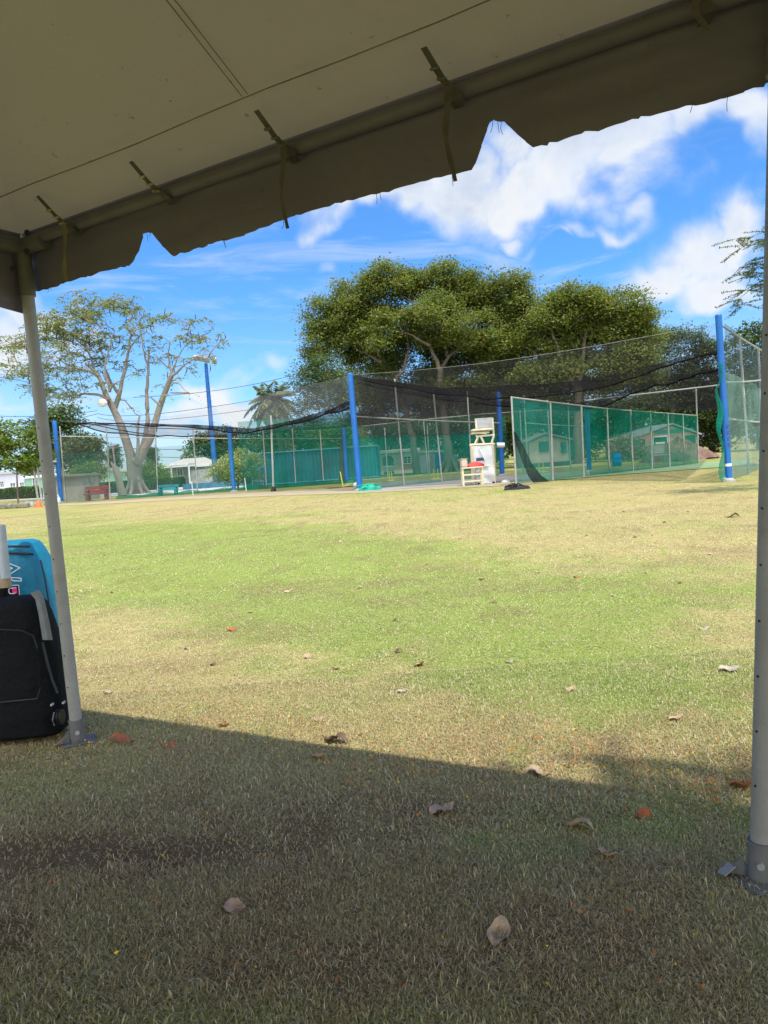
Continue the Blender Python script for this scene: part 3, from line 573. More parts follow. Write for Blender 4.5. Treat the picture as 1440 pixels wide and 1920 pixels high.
# ================================================================== BLUE POSTS AND NETTING
M['blue'] = mat('blue_paint', (.010, .14, .48), .5, .25, 2.0, stain=(.06, .16, .32, .7), squash=(1, 1, .6), fine=.3)
M['blue2'] = mat('faded_blue_paint', (.015, .17, .45), .5, .25, 2.0, squash=(1, 1, .4))
M['pipe'] = mat('galvanised_pipe', (.42, .42, .38), .55, .2, 3, metal=.2, stain=(.25, .20, .15, .5))
M['white'] = mat('white_paint', (.72, .71, .66), .6, .1, 3)
M['yellow'] = mat('yellow_plastic', (.72, .62, .06), .5, .12, 6)
def fan(px, py, tx, ty, Y=None):
    b_ = G(px, py) if Y is None else V(px, py, Y) * [1, 1, 0]; t = V(tx, ty, b_[1]); return b_, t
def post(name, label, px, py, tx, ty, r=.13, extra=None, m='blue', group='blue posts of the practice nets', Y=None, cat='post'):
    b_, t = fan(px, py, tx, ty, Y); th = thing(name, label, cat, b_, group)
    mb = MB(); mb.tube([b_, b_ + (t - b_) * .5, t], r, 14); mb.tube([t, t + [0, 0, .03]], [r * .98, r * .8], 14); mb.build('shaft', M[m], th, True)
    mb = MB(); mb.lathe(b_, [(r * 1.9, 0), (r * 1.8, .05), (r * 1.05, .10), (r * 1.0, .11)], 14); mb.build('footing', M['concrete'], th, True)
    return th, b_, t
pA, A0, A1 = post('net_post', 'blue post at the far left end of the nets beside the concrete hut', 115, 943, 102, 790, .15)
pB, B0, B1 = post('net_post', 'tall blue post in the middle with green netting heaped at its foot', 675, 920, 656, 701, .14)
pC, C0, C1 = post('net_post', 'tallest blue post at right with lettering and green net gathered along it', 1367, 903, 1347, 592, .092)
pD, D0, D1 = post('net_post', 'blue post just right of the cream umpire chair', 942, 892, 934, 736, .13)
pE, E0, E1 = post('net_post', 'blue post behind the left fence beside the yellowish bush', 439, 922, 429, 800, .14, m='blue2')
pF, F0, F1 = post('net_post', 'blue post seen through green net in front of the long container', 651, 906, 644, 803, .14, m='blue2')
pG_, G0, G1 = post('net_post', 'blue post seen through the slanting green net panel on the right', 1105, 885, 1100, 757, .12, m='blue2')
for (px, py) in ((1355, 745), (1359, 800)):          # lettering panel and strap on the tallest post
    pass
axC = (C1 - C0) / np.linalg.norm(C1 - C0)
mb = MB(); c = C0 + axC * 1.05
for k, (ch, h) in enumerate(zip('SWAC', (0, 1, 2, 3))):
    z = 1.05 + .17 * k; p = C0 + axC * z + np.array([.01, -.094, 0]); mb.box(p, (.055, .004, .10), 0); mb.box(p + [.03, 0, .05], (.03, .006, .03))
mb.build('lettering', mat('dark_print', (.05, .05, .20), .5), pC)
mb = MB(); mb.tube([C0 + axC * .44, C0 + axC * .52], .098, 14); mb.build('band', M['white'], pC, True)
mb = MB(); mb.tube([C0 + axC * .02 + [-.12, -.02, 0], C0 + axC * .12 + [-.16, -.02, 0]], .06, 10); mb.build('white_cap', M['white'], pC, True)
NG1 = netmat('green_net_thin', (.05, .30, .22), .24); NG2 = netmat('green_net', (.015, .30, .21), .48); NG3 = netmat('green_net_dense', (.008, .26, .15), .62)
NGG = netmat('grey_green_net', (.26, .42, .36), .52); NK1 = netmat('black_net_thin', (.10, .10, .11), .15); NK2 = netmat('black_net', (.035, .032, .035), .52); NK3 = netmat('black_net_bunched', (.026, .024, .026), .85)
NKD = netmat('black_net_diamond', (.08, .075, .08), .44, period=.16); NW = netmat('pale_net', (.40, .42, .45), .17, trans=.6); NGD = netmat('grey_diamond_net', (.22, .24, .23), .22, period=.13)
def on_line(P, Q, px):
    lo, hi = -.5, 1.5
    def fx(t):
        p = P + (Q - P) * t - np.array([0, 0, H]); return 720 + F * (p @ RT) / (p @ fw)
    for _ in range(40):
        mid_ = (lo + hi) / 2
        if (fx(mid_) - px) * (fx(hi) - fx(lo)) > 0: hi = mid_
        else: lo = mid_
    return P + (Q - P) * (lo + hi) / 2
def cat_row(pts, n, sag=0):
    """pts: [(px,py,Y)] polyline -> n points in space"""
    P = np.array([V(*p) for p in pts]); L_ = np.concatenate([[0], np.cumsum(np.linalg.norm(P[1:] - P[:-1], axis=1))]); t = np.linspace(0, L_[-1], n)
    return [np.array([np.interp(q, L_, P[:, j]) for j in range(3)]) - [0, 0, sag * math.sin(math.pi * q / L_[-1])] for q in t]
def hang(mb, P, Q, zs, n=24, billow=.08, mi=0, mis=None, seed=0, zfun=None):
    """vertical net between ground points P, Q with rows at heights zs (numbers or (zP, zQ))"""
    nn = np.cross(Q - P, [0, 0, 1]); nn = nn / np.linalg.norm(nn); rows = []
    for zi in zs:
        za, zb = zi if isinstance(zi, tuple) else (zi, zi)
        rows.append([P + (Q - P) * j / n + nn * billow * (vnoise(j * .5, zi if not isinstance(zi, tuple) else za, 1.0, seed) - .5) * 2 + np.array([0, 0, (za + (zb - za) * j / n) * 1.0 - P[2]]) for j in range(n + 1)])
    mb.sheet(rows, mi, mis); return mb
def fence(name, label, P, Q, poles, rails, nets, group=None, r=.04, mesh_mats=None, joint=None):
    th = thing(name, label, 'net fence', (P + Q) / 2 * [1, 1, 0], group); dvec = (Q - P)
    for (px, py, tx, ty) in poles:
        b_ = on_line(P, Q, px); t = V(tx, ty, b_[1]); t[0] = t[0] * .5 + (b_[0] + (t[0] - b_[0])) * .5
        mb = MB(); mb.tube([b_, t], r, 8); mb.tube([t, t + [0, 0, .03]], [r * 1.25, r * .7], 8); mb.build('pole', M['pipe'], th, True)
    for rl in rails:
        mb = MB(); mb.tube(cat_row(rl, 12, .03), r * .8, 6); mb.build('rail', M['pipe'], th, True)
    for (zs, m, billow, seed) in nets:
        mb = MB(); hang(mb, P, Q, zs, 28, billow, seed=seed); mb.build('netting', m, th, True)
    return th
# left run
LA, LB = A0.copy(), on_line(A0, G(651, 906), 672)
th = fence('net_fence', 'long left practice net fence running from the hut post past the benches to the container', LA, LB,
      [(207, 937, 199, 795), (296, 935, 291, 797), (371, 920, 361, 800), (500, 912, 493, 806), (555, 909, 548, 805), (607, 908, 600, 807), (123, 943, 112, 800)],
      [[(113, 818, 50.5), (300, 820, 51), (500, 822, 52), (645, 822, 55)]], [((0, 1.0, 2.3, 3.3), NG1, .12, 3)])
P_ = on_line(LA, LB, 455); mb = MB(); hang(mb, P_ + [0, .1, 0], LB + [0, .1, 0], (0, 1.2, 2.4, 4.6), 20, .12, seed=5); mb.build('netting', NG2, th, True)
P_ = on_line(LA, LB, 118); P2 = on_line(LA, LB, 300); mb = MB(); hang(mb, P_, P2, (0, 2, 4.4), 16, .08, seed=6); mb.build('netting', NGD, th, True)
mb = MB(); P_ = on_line(LA, LB, 220); mb.sheet([[P_ + (LB - P_) * j / 20 + np.array([0, -.28 - .12 * math.sin(j * 1.7), .02]) for j in range(21)], [P_ + (LB - P_) * j / 20 + np.array([0, -.05, .22 + .08 * math.sin(j * 2.3)]) for j in range(21)]]); mb.build('net_skirt', netmat('green_net_skirt', (.01, .22, .13), .8), th, True)
# free-standing front pole with black foot and a rolled edge of net
b_, t = fan(513, 922, 508, 779); fp = thing('net_pole', 'grey pole with a black foot standing alone in front of the container', 'pole', b_)
mb = MB(); mb.tube([b_, t], .055, 8); mb.build('shaft', M['pipe'], fp, True); mb = MB(); mb.lathe(b_, [(.14, 0), (.16, .1), (.09, .22), (.06, .3)], 10); mb.build('foot', M['hole'], fp, True)
mb = MB(); hang(mb, on_line(LA, LB, 516) - [0, 1.2, 0], on_line(LA, LB, 545) - [0, .9, 0], (0, 1.5, 3, (4.8, 4.2)), 10, .3, seed=8); mb.build('hanging_net', netmat('green_net_fold', (.012, .26, .15), .33), fp, True)
mb = MB(); mb.tube(cat_row([(513, 921, b_[1]), (590, 918, 44), (670, 911, 36.5)], 10), .02, 5); mb.build('ground_rope', M['hole'], fp, True)
# run B-D
th = fence('net_fence', 'middle net fence of black mesh over green, between the middle post and the umpire chair', B0, D0,
      [(758, 907, 740, 712), (829, 902, 812, 728), (885, 897, 876, 735)], [[(667, 781, 35.2), (780, 786, 38), (936, 793, 42.8)]], [])
mb = MB(); hang(mb, B0, D0, (2.4, 3.6, (5.3, 4.6)), 28, .06, seed=2); mb.build('netting', NKD, th, True)
mb = MB(); hang(mb, B0 + [0, .15, 0], D0 + [0, .15, 0], (0, 1.2, 2.5), 28, .1, seed=4); mb.build('netting', NG2, th, True)
# back run behind it
Pb, Qb = np.array([-2.6, 60.5, 0]), np.array([9.4, 56.0, 0])
th = fence('net_fence', 'rear green net fence seen through the middle one, in front of the arcaded house', Pb, Qb, [(727, 895, 721, 803), (803, 895, 794, 788), (806, 895, 801, 798)],
      [[(680, 799, 60), (783, 787, 58.5), (900, 776, 56), (1045, 767, 54)]], [((0, 1.3, 3.0, 4.2), NG1, .15, 7)])
# inner lane fence
Pi, Qi = G(979, 889), G(1105, 884)
th = fence('net_fence', 'inner net fence behind the slanting green panel in front of the beige building', Pi, Qi, [(981, 888, 975, 771), (991, 888, 982, 743), (1034, 886, 1026, 751), (1070, 884, 1065, 756)], [[(984, 793, Pi[1]), (1101, 799, Qi[1])]], [((.0, 1.4, 2.6), NG1, .1, 9)])
# slanting green panel
Pg, Qg = G(968, 909), G(1310, 870)
def gz(px, py): return V(px, py, on_line(Pg, Qg, px)[1])[2]
th = fence('net_fence', 'slanting green net panel on many grey poles running back from the black net heap', Pg, Qg,
      [(968, 909, 959, 745), (1037, 904, 1032, 754), (1095, 893, 1090, 761), (1143, 888, 1138, 766), (1187, 884, 1182, 769), (1223, 882, 1219, 772), (1256, 877, 1252, 775), (1283, 873, 1280, 777), (1310, 870, 1305, 731)],
      [[(959, 745, Pg[1]), (1032, 753, on_line(Pg, Qg, 1037)[1]), (1138, 765, on_line(Pg, Qg, 1143)[1]), (1305, 779, Qg[1])]], [])
t1, t2 = gz(968, 747), gz(1307, 780)
mb = MB(); Pm = on_line(Pg, Qg, 1104); tm = t1 + (t2 - t1) * np.linalg.norm(Pm - Pg) / np.linalg.norm(Qg - Pg)
hang(mb, Pg, Pm, (.05, 1.2, (t1 * .7, tm * .7), (t1, tm)), 20, .08, seed=11); mb.build('netting', netmat('green_net_a', (.03, .32, .24), .48), th, True)
mb = MB(); hang(mb, Pm, Qg, (.05, 1.2, (tm * .7, t2 * .7), (tm, t2)), 24, .08, seed=12); mb.build('netting', netmat('green_net_b', (.008, .25, .16), .66), th, True)
mb = MB(); Pf = on_line(Pg, Qg, 985)
mb.sheet([[Pg + [0, -.05, t1 * .62], Pg + [.05, -.1, t1 * .62]], [Pg + [.05, -.1, 1.6], Pg + [.35, -.12, 1.5]], [Pg + [.25, -.15, .9], Pg + [.62, -.15, .8]], [Pg + [.45, -.2, .3], Pg + [.95, -.2, .3]], [Pg + [.6, -.3, .05], Pg + [1.25, -.3, .05]]]); mb.build('drooping_net', netmat('black_droop', (.02, .025, .022), .75), th, True)
# right run beyond post C
Pr, Qr = C0.copy(), G(1440, 876)
th = fence('net_fence', 'grey green net fence running behind from the tallest blue post on the right', Pr, Qr, [(1405, 885, 1387, 633), (1432, 878, 1422, 655)],
      [[(1349, 607, C0[1]), (1387, 631, on_line(Pr, Qr, 1405)[1]), (1440, 664, Qr[1])], [(1353, 717, C0[1]), (1440, 711, Qr[1])], [(1358, 784, C0[1]), (1440, 792, Qr[1])]], [])
zc, zq = V(1349, 607, C0[1])[2], V(1440, 664, Qr[1])[2]
mb = MB(); hang(mb, Pr, Qr + (Qr - Pr) * .5, (3.0, (zc * .8, zq * .85), (zc, zq)), 20, .08, seed=13); mb.build('netting', netmat('grey_net_fine', (.12, .16, .16), .5, period=.2), th, True)
mb = MB(); hang(mb, Pr, Qr + (Qr - Pr) * .5, (.02, 1.5, 3.1), 20, .1, seed=14); mb.build('netting', NGG, th, True)
mb = MB(); rr = []
for i in range(15):
    z = .05 + i * .235; c = C0 + axC * z - [.17 + .05 * math.sin(i * 1.3) - (.09 if i > 11 else 0), .04, 0]; w = (.055 + .03 * math.sin(i * .9 + 1)) * (1 if i < 11 else .8)
    rr.append([(c[0] + w * math.cos(2 * math.pi * k / 10) * (1 + .2 * math.sin(k * 2.7 + i)), c[1] + .07 * math.sin(2 * math.pi * k / 10), c[2]) for k in range(10)])
mb.loft(rr); o = mb.build('gathered_net', netmat('green_net_gathered', (.02, .36, .24), .5), None, True, loc=C0); tag(o, 'green netting gathered in a bundle down the tallest blue post', 'net')
# roof nets
n = 60
T_ = cat_row([(656, 703, B0[1]), (1347, 606, C0[1])], n, .25)
R1a = cat_row([(658, 704, 35.5), (740, 716, 35), (830, 725, 34), (920, 725, 33), (1000, 720, 31.5), (1080, 713, 30), (1150, 702, 28), (1210, 687, 26), (1270, 672, 24.5), (1347, 658, 22.6)], n)
R1b = cat_row([(662, 707, 36), (740, 723, 35.5), (830, 737, 35), (920, 741, 34), (1000, 737, 32.5), (1080, 727, 31), (1150, 713, 29), (1210, 694, 27), (1270, 677, 25), (1347, 663, 23)], n, .16)
R2 = cat_row([(670, 716, 40), (740, 727, 41), (830, 742, 41), (920, 750, 41), (1000, 757, 40), (1080, 757, 39), (1130, 748, 37), (1200, 722, 33), (1270, 704, 29), (1347, 692, 24)], n)
R2b = cat_row([(670, 719, 40.5), (740, 731, 41.5), (830, 746, 41.5), (920, 755, 41.5), (1000, 761, 40.5), (1080, 761, 39.5), (1130, 753, 37.5), (1200, 726, 33.5), (1270, 708, 29.5), (1347, 695, 24.3)], n, .2)
R3 = cat_row([(685, 800, 56), (783, 786, 56), (870, 778, 56), (950, 772, 55), (1090, 761, 52), (1180, 765, 50), (1310, 768, 48), (1352, 768, 44)], n)
def wob(R_, a, s): return [p + np.array([0, 0, a * (vnoise(j, s, .35, s) - .5) * 2]) for j, p in enumerate(R_)]
rn = thing('roof_net', 'black roof netting sagging in dark folds between the middle and the tallest blue posts', 'net', (B0 + C0) / 2)
mb = MB(); mb.sheet([wob(T_, .0, 1), wob(R1a, .05, 2)]); mb.build('upper_net', NK1, rn, True)
mb = MB(); mb.sheet([wob(R1a, .05, 2), wob(R1b, .06, 3)]); mb.build('net_fold', NK3, rn, True)
mb = MB(); mb.sheet([wob(R1b, .06, 3), wob(R2, .07, 4)]); mb.build('roof_sheet', netmat('black_net_mid', (.03, .03, .03), .56), rn, True)
mb = MB(); mb.sheet([wob(R2, .07, 4), wob(R2b, .08, 5)]); mb.build('net_fold', NK3, rn, True)
mb = MB(); mb.sheet([wob(R2b, .08, 5), [(a + b_) / 2 - [0, 0, .3] for a, b_ in zip(R2b, R3)], wob(R3, .1, 6)]); mb.build('roof_sheet', NK2, rn, True)
mb = MB(); mb.tube(T_, .005, 5); mb.build('top_wire', M['pipe'], rn, True); mb = MB(); mb.tube(cat_row([(1100, 751, 48), (1350, 722, 46)], 10), .05, 6); mb.build('rail', M['pipe'], rn, True)
mb = MB(); mb.tube(wob(R1b, .06, 3), .03, 6); mb.build('edge_rope', NK3, rn, True); mb = MB(); mb.tube(wob(R2b, .08, 5), .035, 6); mb.build('edge_rope', NK3, rn, True)
rn = thing('roof_net', 'pale and black roof netting slung low across the left practice lane', 'net', (A0 + B0) / 2)
La = cat_row([(150, 796, 52), (200, 811, 52), (290, 818, 52), (400, 816, 52), (500, 813, 53), (560, 806, 54), (670, 799, 58)], n)
Lb = cat_row([(143, 792, 46), (250, 793, 45), (350, 796, 44), (430, 800, 43.5), (470, 803, 43), (520, 794, 42), (580, 779, 40), (620, 766, 38), (655, 752, 36)], n)
Lb2 = cat_row([(143, 794, 46.2), (250, 796, 45.2), (350, 802, 44.2), (430, 810, 43.7), (470, 811, 43.2), (520, 802, 42.2), (580, 786, 40.2), (620, 774, 38.3), (655, 765, 36.3)], n)
Lc = cat_row([(104, 789, 51), (320, 780, 45), (420, 760, 41), (520, 735, 38), (656, 704, 35.1)], n)
mb = MB(); mb.sheet([wob(Lc, 0, 1), wob(Lb, .05, 7)]); mb.build('upper_net', NW, rn, True)
mb = MB(); mb.sheet([wob(Lb, .05, 7), wob(Lb2, .08, 8)]); mb.build('net_fold', netmat('black_fold_left', (.03, .028, .033), .86), rn, True)
k = 34
mb = MB(); mb.sheet([wob(Lb2, .08, 8)[:k], wob(La, .06, 9)[:k]]); mb.build('roof_sheet', netmat('grey_net_left', (.12, .12, .14), .38), rn, True)
mb = MB(); mb.sheet([wob(Lb2, .08, 8)[k - 1:], wob(La, .06, 9)[k - 1:]]); mb.build('roof_sheet', netmat('black_net_left', (.03, .03, .03), .62), rn, True)
mb = MB(); mb.tube(wob(La, .06, 9), .05, 6); mb.build('edge_rope', NK3, rn, True); mb = MB(); mb.tube(wob(Lb2, .08, 8), .04, 6); mb.build('edge_rope', NK3, rn, True)
for a, b_ in (((160, 793), (300, 818)), ((150, 794), (400, 806))):
    mb = MB(); mb.tube(cat_row([(*a, 48), ((a[0] + b_[0]) / 2, (a[1] + b_[1]) / 2 + 2, 48), (*b_, 49)], 10), .035, 5); mb.build('guy_rope', M['hole'], rn, True)
# heaps of net on the ground
def heap(name, label, px0, px1, py, h, m, sy=.45, seed=0):
    a, b_ = G(px0, py), G(px1, py); c = (a + b_) / 2; L_ = abs(b_[0] - a[0]) / 2; r = np.random.RandomState(seed); rows = []
    for i in range(9):
        t = i / 8; row = []
        for j in range(25):
            u = 2 * math.pi * j / 24; rad = math.cos(t * math.pi / 2); z = h * math.sin(t * math.pi / 2) * (.75 + .5 * vnoise(j * .8, i * .9, 1, seed))
            row.append((c[0] + L_ * rad * math.cos(u) * (1 + .12 * math.sin(3 * u + seed)) + h * .3 * t, c[1] + L_ * sy * rad * math.sin(u), z))
        rows.append(row)
    mb = MB(); mb.sheet(rows)
    for q in range(14):
        u = r.uniform(0, 6.28); rr_ = r.uniform(.1, .8); p = np.array([c[0] + L_ * rr_ * math.cos(u), c[1] + L_ * sy * rr_ * math.sin(u), h * (1 - rr_) + .02]); mb.tube([p, p + r.normal(0, .12, 3) * [1, 1, .3] + [0, 0, .05], p + r.normal(0, .2, 3) * [1, 1, .2]], .02, 5)
    return tag(mb.build(name, m, None, True, loc=c), label, 'net')
heap('net_heap', 'bright green netting heaped on the grass at the foot of the middle blue post', 671, 714, 920, .28, mat('green_heap', (.01, .42, .27), .7, .4, 9, fine=.5), seed=1)
heap('net_heap', 'black netting heaped flat on the grass at the near end of the slanting green panel', 934, 1002, 918, .15, mat('black_heap', (.022, .022, .024), .8, .4, 9, fine=.5), .35, seed=2)
c = G(668, 915); mb = MB(); mb.lathe(c + [0, 0, 0], [(.02, 0), (.12, .05), (.15, .15), (.12, .25), (.02, .30)], 14); tag(mb.build('ball', M['white'], None, True, loc=c), 'pale ball resting against the foot of the middle blue post', 'ball')
c = G(948, 904); mb = MB(); mb.lathe(c, [(.20, 0), (.19, .04), (.10, .10), (.02, .11)], 14); tag(mb.build('marker_cone', M['white'], None, True, loc=c), 'low white marker disc on the grass right of the umpire chair', 'marker')

# ================================================================== STUMPS, BARREL, CHAIR, TABLE
def stumps(label, px, py, top, n, sp, m, lean=0, base=True):
    c = G(px, py); h = V(px, top, c[1])[2]; th = thing('stumps', label, 'stumps', c)
    for k in range(n): x = (k - (n - 1) / 2) * sp; mb = MB(); mb.tube([c + [x, 0, 0], c + [x + lean * h, 0, h]], [.03, .027], 8); mb.build('stump', M[m], th, True)
    if base: mb = MB(); mb.box(c + [0, 0, .03], (sp * n + .12, .16, .06), bev=.01); mb.build('stand', M[m], th)
stumps('single leaning yellow stump in front of the container', 644, 916, 884, 1, .1, 'yellow', -.12, False)
stumps('pair of yellow stumps in front of the arcaded house', 733, 902, 884, 2, .16, 'yellow')
stumps('pair of splayed yellow stumps left of the umpire table', 818, 899, 879, 2, .24, 'yellow')
stumps('pair of yellow stumps in front of the beige building', 1015, 886, 867, 2, .24, 'yellow')
stumps('white stump standing alone beside the yellowish bush', 462, 921, 896, 1, .1, 'white', -.05, False)
stumps('white stump standing alone right of the turquoise bench', 362, 928, 902, 1, .1, 'white', -.02, False)
c = G(1157, 874); th = thing('barrel', 'bright blue plastic barrel behind the slanting green net', 'barrel', c); k = c[1] / F; w = 8.7 * k; hh = 24 * k
mb = MB(); mb.lathe(c, [(w * .8, 0), (w * .95, hh * .06), (w, hh * .3), (w * 1.04, hh * .33), (w, hh * .36), (w, hh * .64), (w * 1.04, hh * .67), (w, hh * .7), (w * .96, hh * .93), (w * .86, hh)], 20); mb.build('body', mat('blue_barrel', (.004, .22, .62), .4, .12, 2), th, True)
mb = MB(); mb.lathe(c + [0, 0, hh], [(w * .92, -.02), (w * .92, .02), (w * .7, .03)], 20); mb.build('lid', mat('blue_barrel2', (.004, .2, .55), .4, .12, 2), th, True)
# umpire chair
M['cream'] = mat('cream_timber', (.68, .60, .42), .6, .14, 3, stain=(.45, .37, .24, .35)); M['tarp'] = mat('white_tarp', (.62, .63, .64), .5, .14, 2.2, bump=.6, stain=(.42, .42, .42, .6))
M['greyback'] = mat('grey_woven_back', (.40, .40, .40), .7, .1, 8, fine=.3)
Yc = G(905, 908)[1]; z6 = lambda x, y: (840 + x / 6.545, 720 + y / 6.545)
def W6(x, y, Y=Yc): a = z6(x, y); return V(a[0], a[1], Y)
ch = thing('umpire_chair', 'tall cream umpire chair on a tarp covered cabinet frame beside a blue post', 'chair', W6(450, 1225) * [1, 1, 0])
DPT = .85
def bar(mb, a, b_, r=.045, Y0=Yc, Y1=None): mb.tube([W6(*a, Y0), W6(*b_, Y1 or Y0)], r, 6)
for (x0, y0, x1, y1, Y_) in ((290, 745, 330, 1235, Yc), (545, 735, 572, 1215, Yc), (285, 740, 300, 1100, Yc + DPT), (565, 740, 580, 1190, Yc + DPT)):
    mb = MB(); a = W6(x0, y0, Y_); b_ = W6(x1, y1, Y_); b_[2] = 0.02; mb.tube([a, b_], .055, 4); mb.build('frame_leg', M['cream'], ch)
mb = MB()
for (a, b_) in (((275, 748), (560, 735)), ((335, 1010), (565, 1000)), ((300, 760), (315, 985))): bar(mb, a, b_, .05)
bar(mb, (275, 748), (285, 742), .05, Yc, Yc + DPT); bar(mb, (560, 735), (570, 738), .05, Yc, Yc + DPT); bar(mb, (285, 742), (570, 738), .05, Yc + DPT, Yc + DPT); bar(mb, (515, 760), (535, 1000), .04); mb.build('frame_rail', M['cream'], ch)
def tarp(c4, name, dy, mt='tarp', n=8, am=.03):
    a, b_, c, d = [W6(*q, Yc + dy) for q in c4]; rows = []
    for i in range(n + 1):
        t = i / n; rows.append([(a * (1 - u) + b_ * u) * (1 - t) + (d * (1 - u) + c * u) * t + np.array([0, -am * (vnoise(u * 5, t * 6, 1, 31) - .3), 0]) for u in np.linspace(0, 1, n + 1)])
    mb = MB(); mb.sheet(rows); return mb.build(name, M[mt], ch, True)
tarp([(310, 762), (535, 750), (555, 1000), (325, 1005)], 'tarp_panel', -.035); tarp([(345, 1012), (565, 1005), (578, 1215), (350, 1225)], 'tarp_panel', -.05, am=.12)
mb = MB(); mb.ext(W6(300, 745)[0], W6(560, 745)[0], Yc + DPT - .02, Yc + DPT, .1, W6(400, 745)[2]); mb.ext(W6(300, 745)[0] + .03, W6(560, 745)[0], Yc + .03, Yc + DPT - .03, W6(400, 745)[2] - .04, W6(400, 745)[2]); mb.build('back_panel', M['tarp'], ch)
mb = MB(); bar(mb, (380, 780), (455, 935), .028, Yc - .08); mb.build('strut', M['white'], ch)
mb = MB(); a = W6(340, 925, Yc - .07); mb.box(a + [.2, 0, 0], (.36, .05, .12), bev=.02); mb.build('visor', mat('dark_navy', (.03, .05, .12), .5), ch)
for (a, b_, Y0, Y1) in (((370, 640), (330, 740), Yc, Yc), ((400, 640), (440, 725), Yc, Yc), ((565, 630), (530, 735), Yc, Yc), ((375, 640), (345, 740), Yc + .7, Yc + .8), ((560, 630), (540, 735), Yc + .7, Yc + .8)):
    mb = MB(); bar(mb, a, b_, .045, Y0, Y1); mb.build('seat_leg', M['cream'], ch)
mb = MB(); bar(mb, (350, 645), (565, 625), .04); bar(mb, (355, 600), (470, 610), .035); bar(mb, (350, 640), (360, 640), .04, Yc, Yc + .7); mb.build('seat_rail', M['cream'], ch)
mb = MB(); a = W6(298, 575); b_ = W6(548, 548); zt = (a[2] + b_[2]) / 2; mb.box(((a[0] + b_[0]) / 2, Yc + .3, zt), (b_[0] - a[0], .85, .10), bev=.04); mb.box(((a[0] + b_[0]) / 2 - .08, Yc + .3, zt - .12), (.75, .6, .10), bev=.03); mb.build('seat', M['cream'], ch, True)
for (a, b_) in (((338, 425), (350, 560)), ((545, 415), (562, 640))): mb = MB(); bar(mb, a, b_, .045, Yc + .6); mb.build('back_post', M['cream'], ch)
tarp([(350, 420), (540, 410), (545, 535), (358, 545)], 'backrest', .6, 'greyback')
mb = MB(); a = W6(600, 750, Yc + .3); mb.tube([a, a + [.32, 0, -.02]], .11, 10); mb.build('roll', M['tarp'], ch, True)
for x in (370, 560):
    mb = MB(); a = W6(x, 1222, Yc - .03); a[2] = .055; mb.tube([a + [-.05, 0, 0], a + [.05, 0, 0]], .055, 10); mb.build('castor', M['hole'], ch, True)
tb = thing('side_table', 'small cream wooden table with stretchers standing left of the umpire chair', 'table', W6(300, 1240, Yc - .5) * [1, 1, 0]); Yt = Yc - .75
xa, xb = W6(185, 1100, Yt)[0], W6(425, 1100, Yt)[0]; zt = V(880, 876, Yt)[2]
mb = MB(); mb.ext(xa - .05, xb + .05, Yt - .03, Yt + .62, zt - .05, zt, bev=.01); mb.build('tabletop', M['cream'], tb)
for x in (xa, xb):
    for y in (Yt, Yt + .56): mb = MB(); mb.ext(x - .035, x + .035, y - .035 + .04, y + .035 + .04, 0, zt - .052); mb.build('leg', M['cream'], tb)
mb = MB()
for z in (zt * .60, zt * .25): mb.ext(xa + .037, xb - .037, Yt + .01, Yt + .05, z - .03, z + .03)
mb.build('stretcher', M['cream'], tb)
c = np.array([(xa + xb) / 2 + .1, Yt + .28, zt]); r = np.random.RandomState(5); mb = MB(); rr = []
for i in range(8):
    t = i / 7; z = .18 * math.sin(t * math.pi / 2); w = .34 * math.cos(t * math.pi / 2) ** .6; rr.append([(c[0] + .05 + w * math.cos(u) * (1 + .2 * math.sin(3 * u + i)), c[1] + .45 * w * math.sin(u), c[2] + z * (1 + .25 * math.sin(2 * u + i))) for u in np.linspace(0, 2 * math.pi, 16, endpoint=False)])
mb.loft(rr); tag(mb.build('cloth_bundle', mat('red_cloth', (.72, .07, .06), .6, .3, 6, bump=.5), None, True, loc=c), 'crumpled red cloth bundle on the small cream table', 'cloth')
mb = MB(); mb.box(c + [-.42, 0, .16], (.26, .3, .32), .2, bev=.05); mb.box(c + [-.42, 0, .345], (.22, .26, .045), .2, bev=.01); tag(mb.build('container_box', mat('clear_pink_plastic', (.62, .45, .36), .3, .15, 5), None, True, loc=c + [-.42, 0, 0]), 'pale plastic tub left of the red cloth on the cream table', 'tub')

# ================================================================== LEFT SIDE FURNITURE
M['red'] = mat('red_paint', (.42, .03, .04), .55, .2, 2); M['teal'] = mat('turquoise_paint', (.06, .36, .40), .55, .2, 2); M['orange'] = mat('orange_plastic', (.75, .13, .03), .5, .15, 4); M['jug'] = mat('translucent_jug', (.6, .6, .58), .4, .1, 5)
M['stone'] = mat('rough_stone', (.30, .26, .20), .95, .4, 2.5, bump=.6, fine=.5); M['pot'] = mat('grey_block', (.46, .46, .45), .8, .2, 3)
def bench(label, x0, x1, yt, ys, yb, m):
    c = G((x0 + x1) / 2, yb); Y_ = c[1]; X0, X1 = V(x0, yb, Y_)[0], V(x1, yb, Y_)[0]; zt = V((x0 + x1) / 2, yt, Y_)[2]; zs = V((x0 + x1) / 2, ys, Y_)[2]; th = thing('park_bench', label, 'bench', c); w = X1 - X0
    for k in range(2):
        mb = MB(); z1 = zt - k * (zt - zs) * .48; mb.box(((X0 + X1) / 2, Y_ + .48 - .05 * k, z1 - (zt - zs) * .22), (w, .06, (zt - zs) * .40), bev=.01); mb.build('back_slat', m, th)
    mb = MB(); mb.box(((X0 + X1) / 2, Y_ + .2, zs), (w * 1.0, .45, .07), bev=.015); mb.build('seat', m, th)
    for x in (X0 + w * .15, X1 - w * .1):
        mb = MB(); mb.ext(x - .09, x + .09, Y_ + .0, Y_ + .42, 0, zs - .036); mb.ext(x - .06, x + .06, Y_ + .40, Y_ + .448, zs + .036, zt - .02); mb.build('leg', m, th)
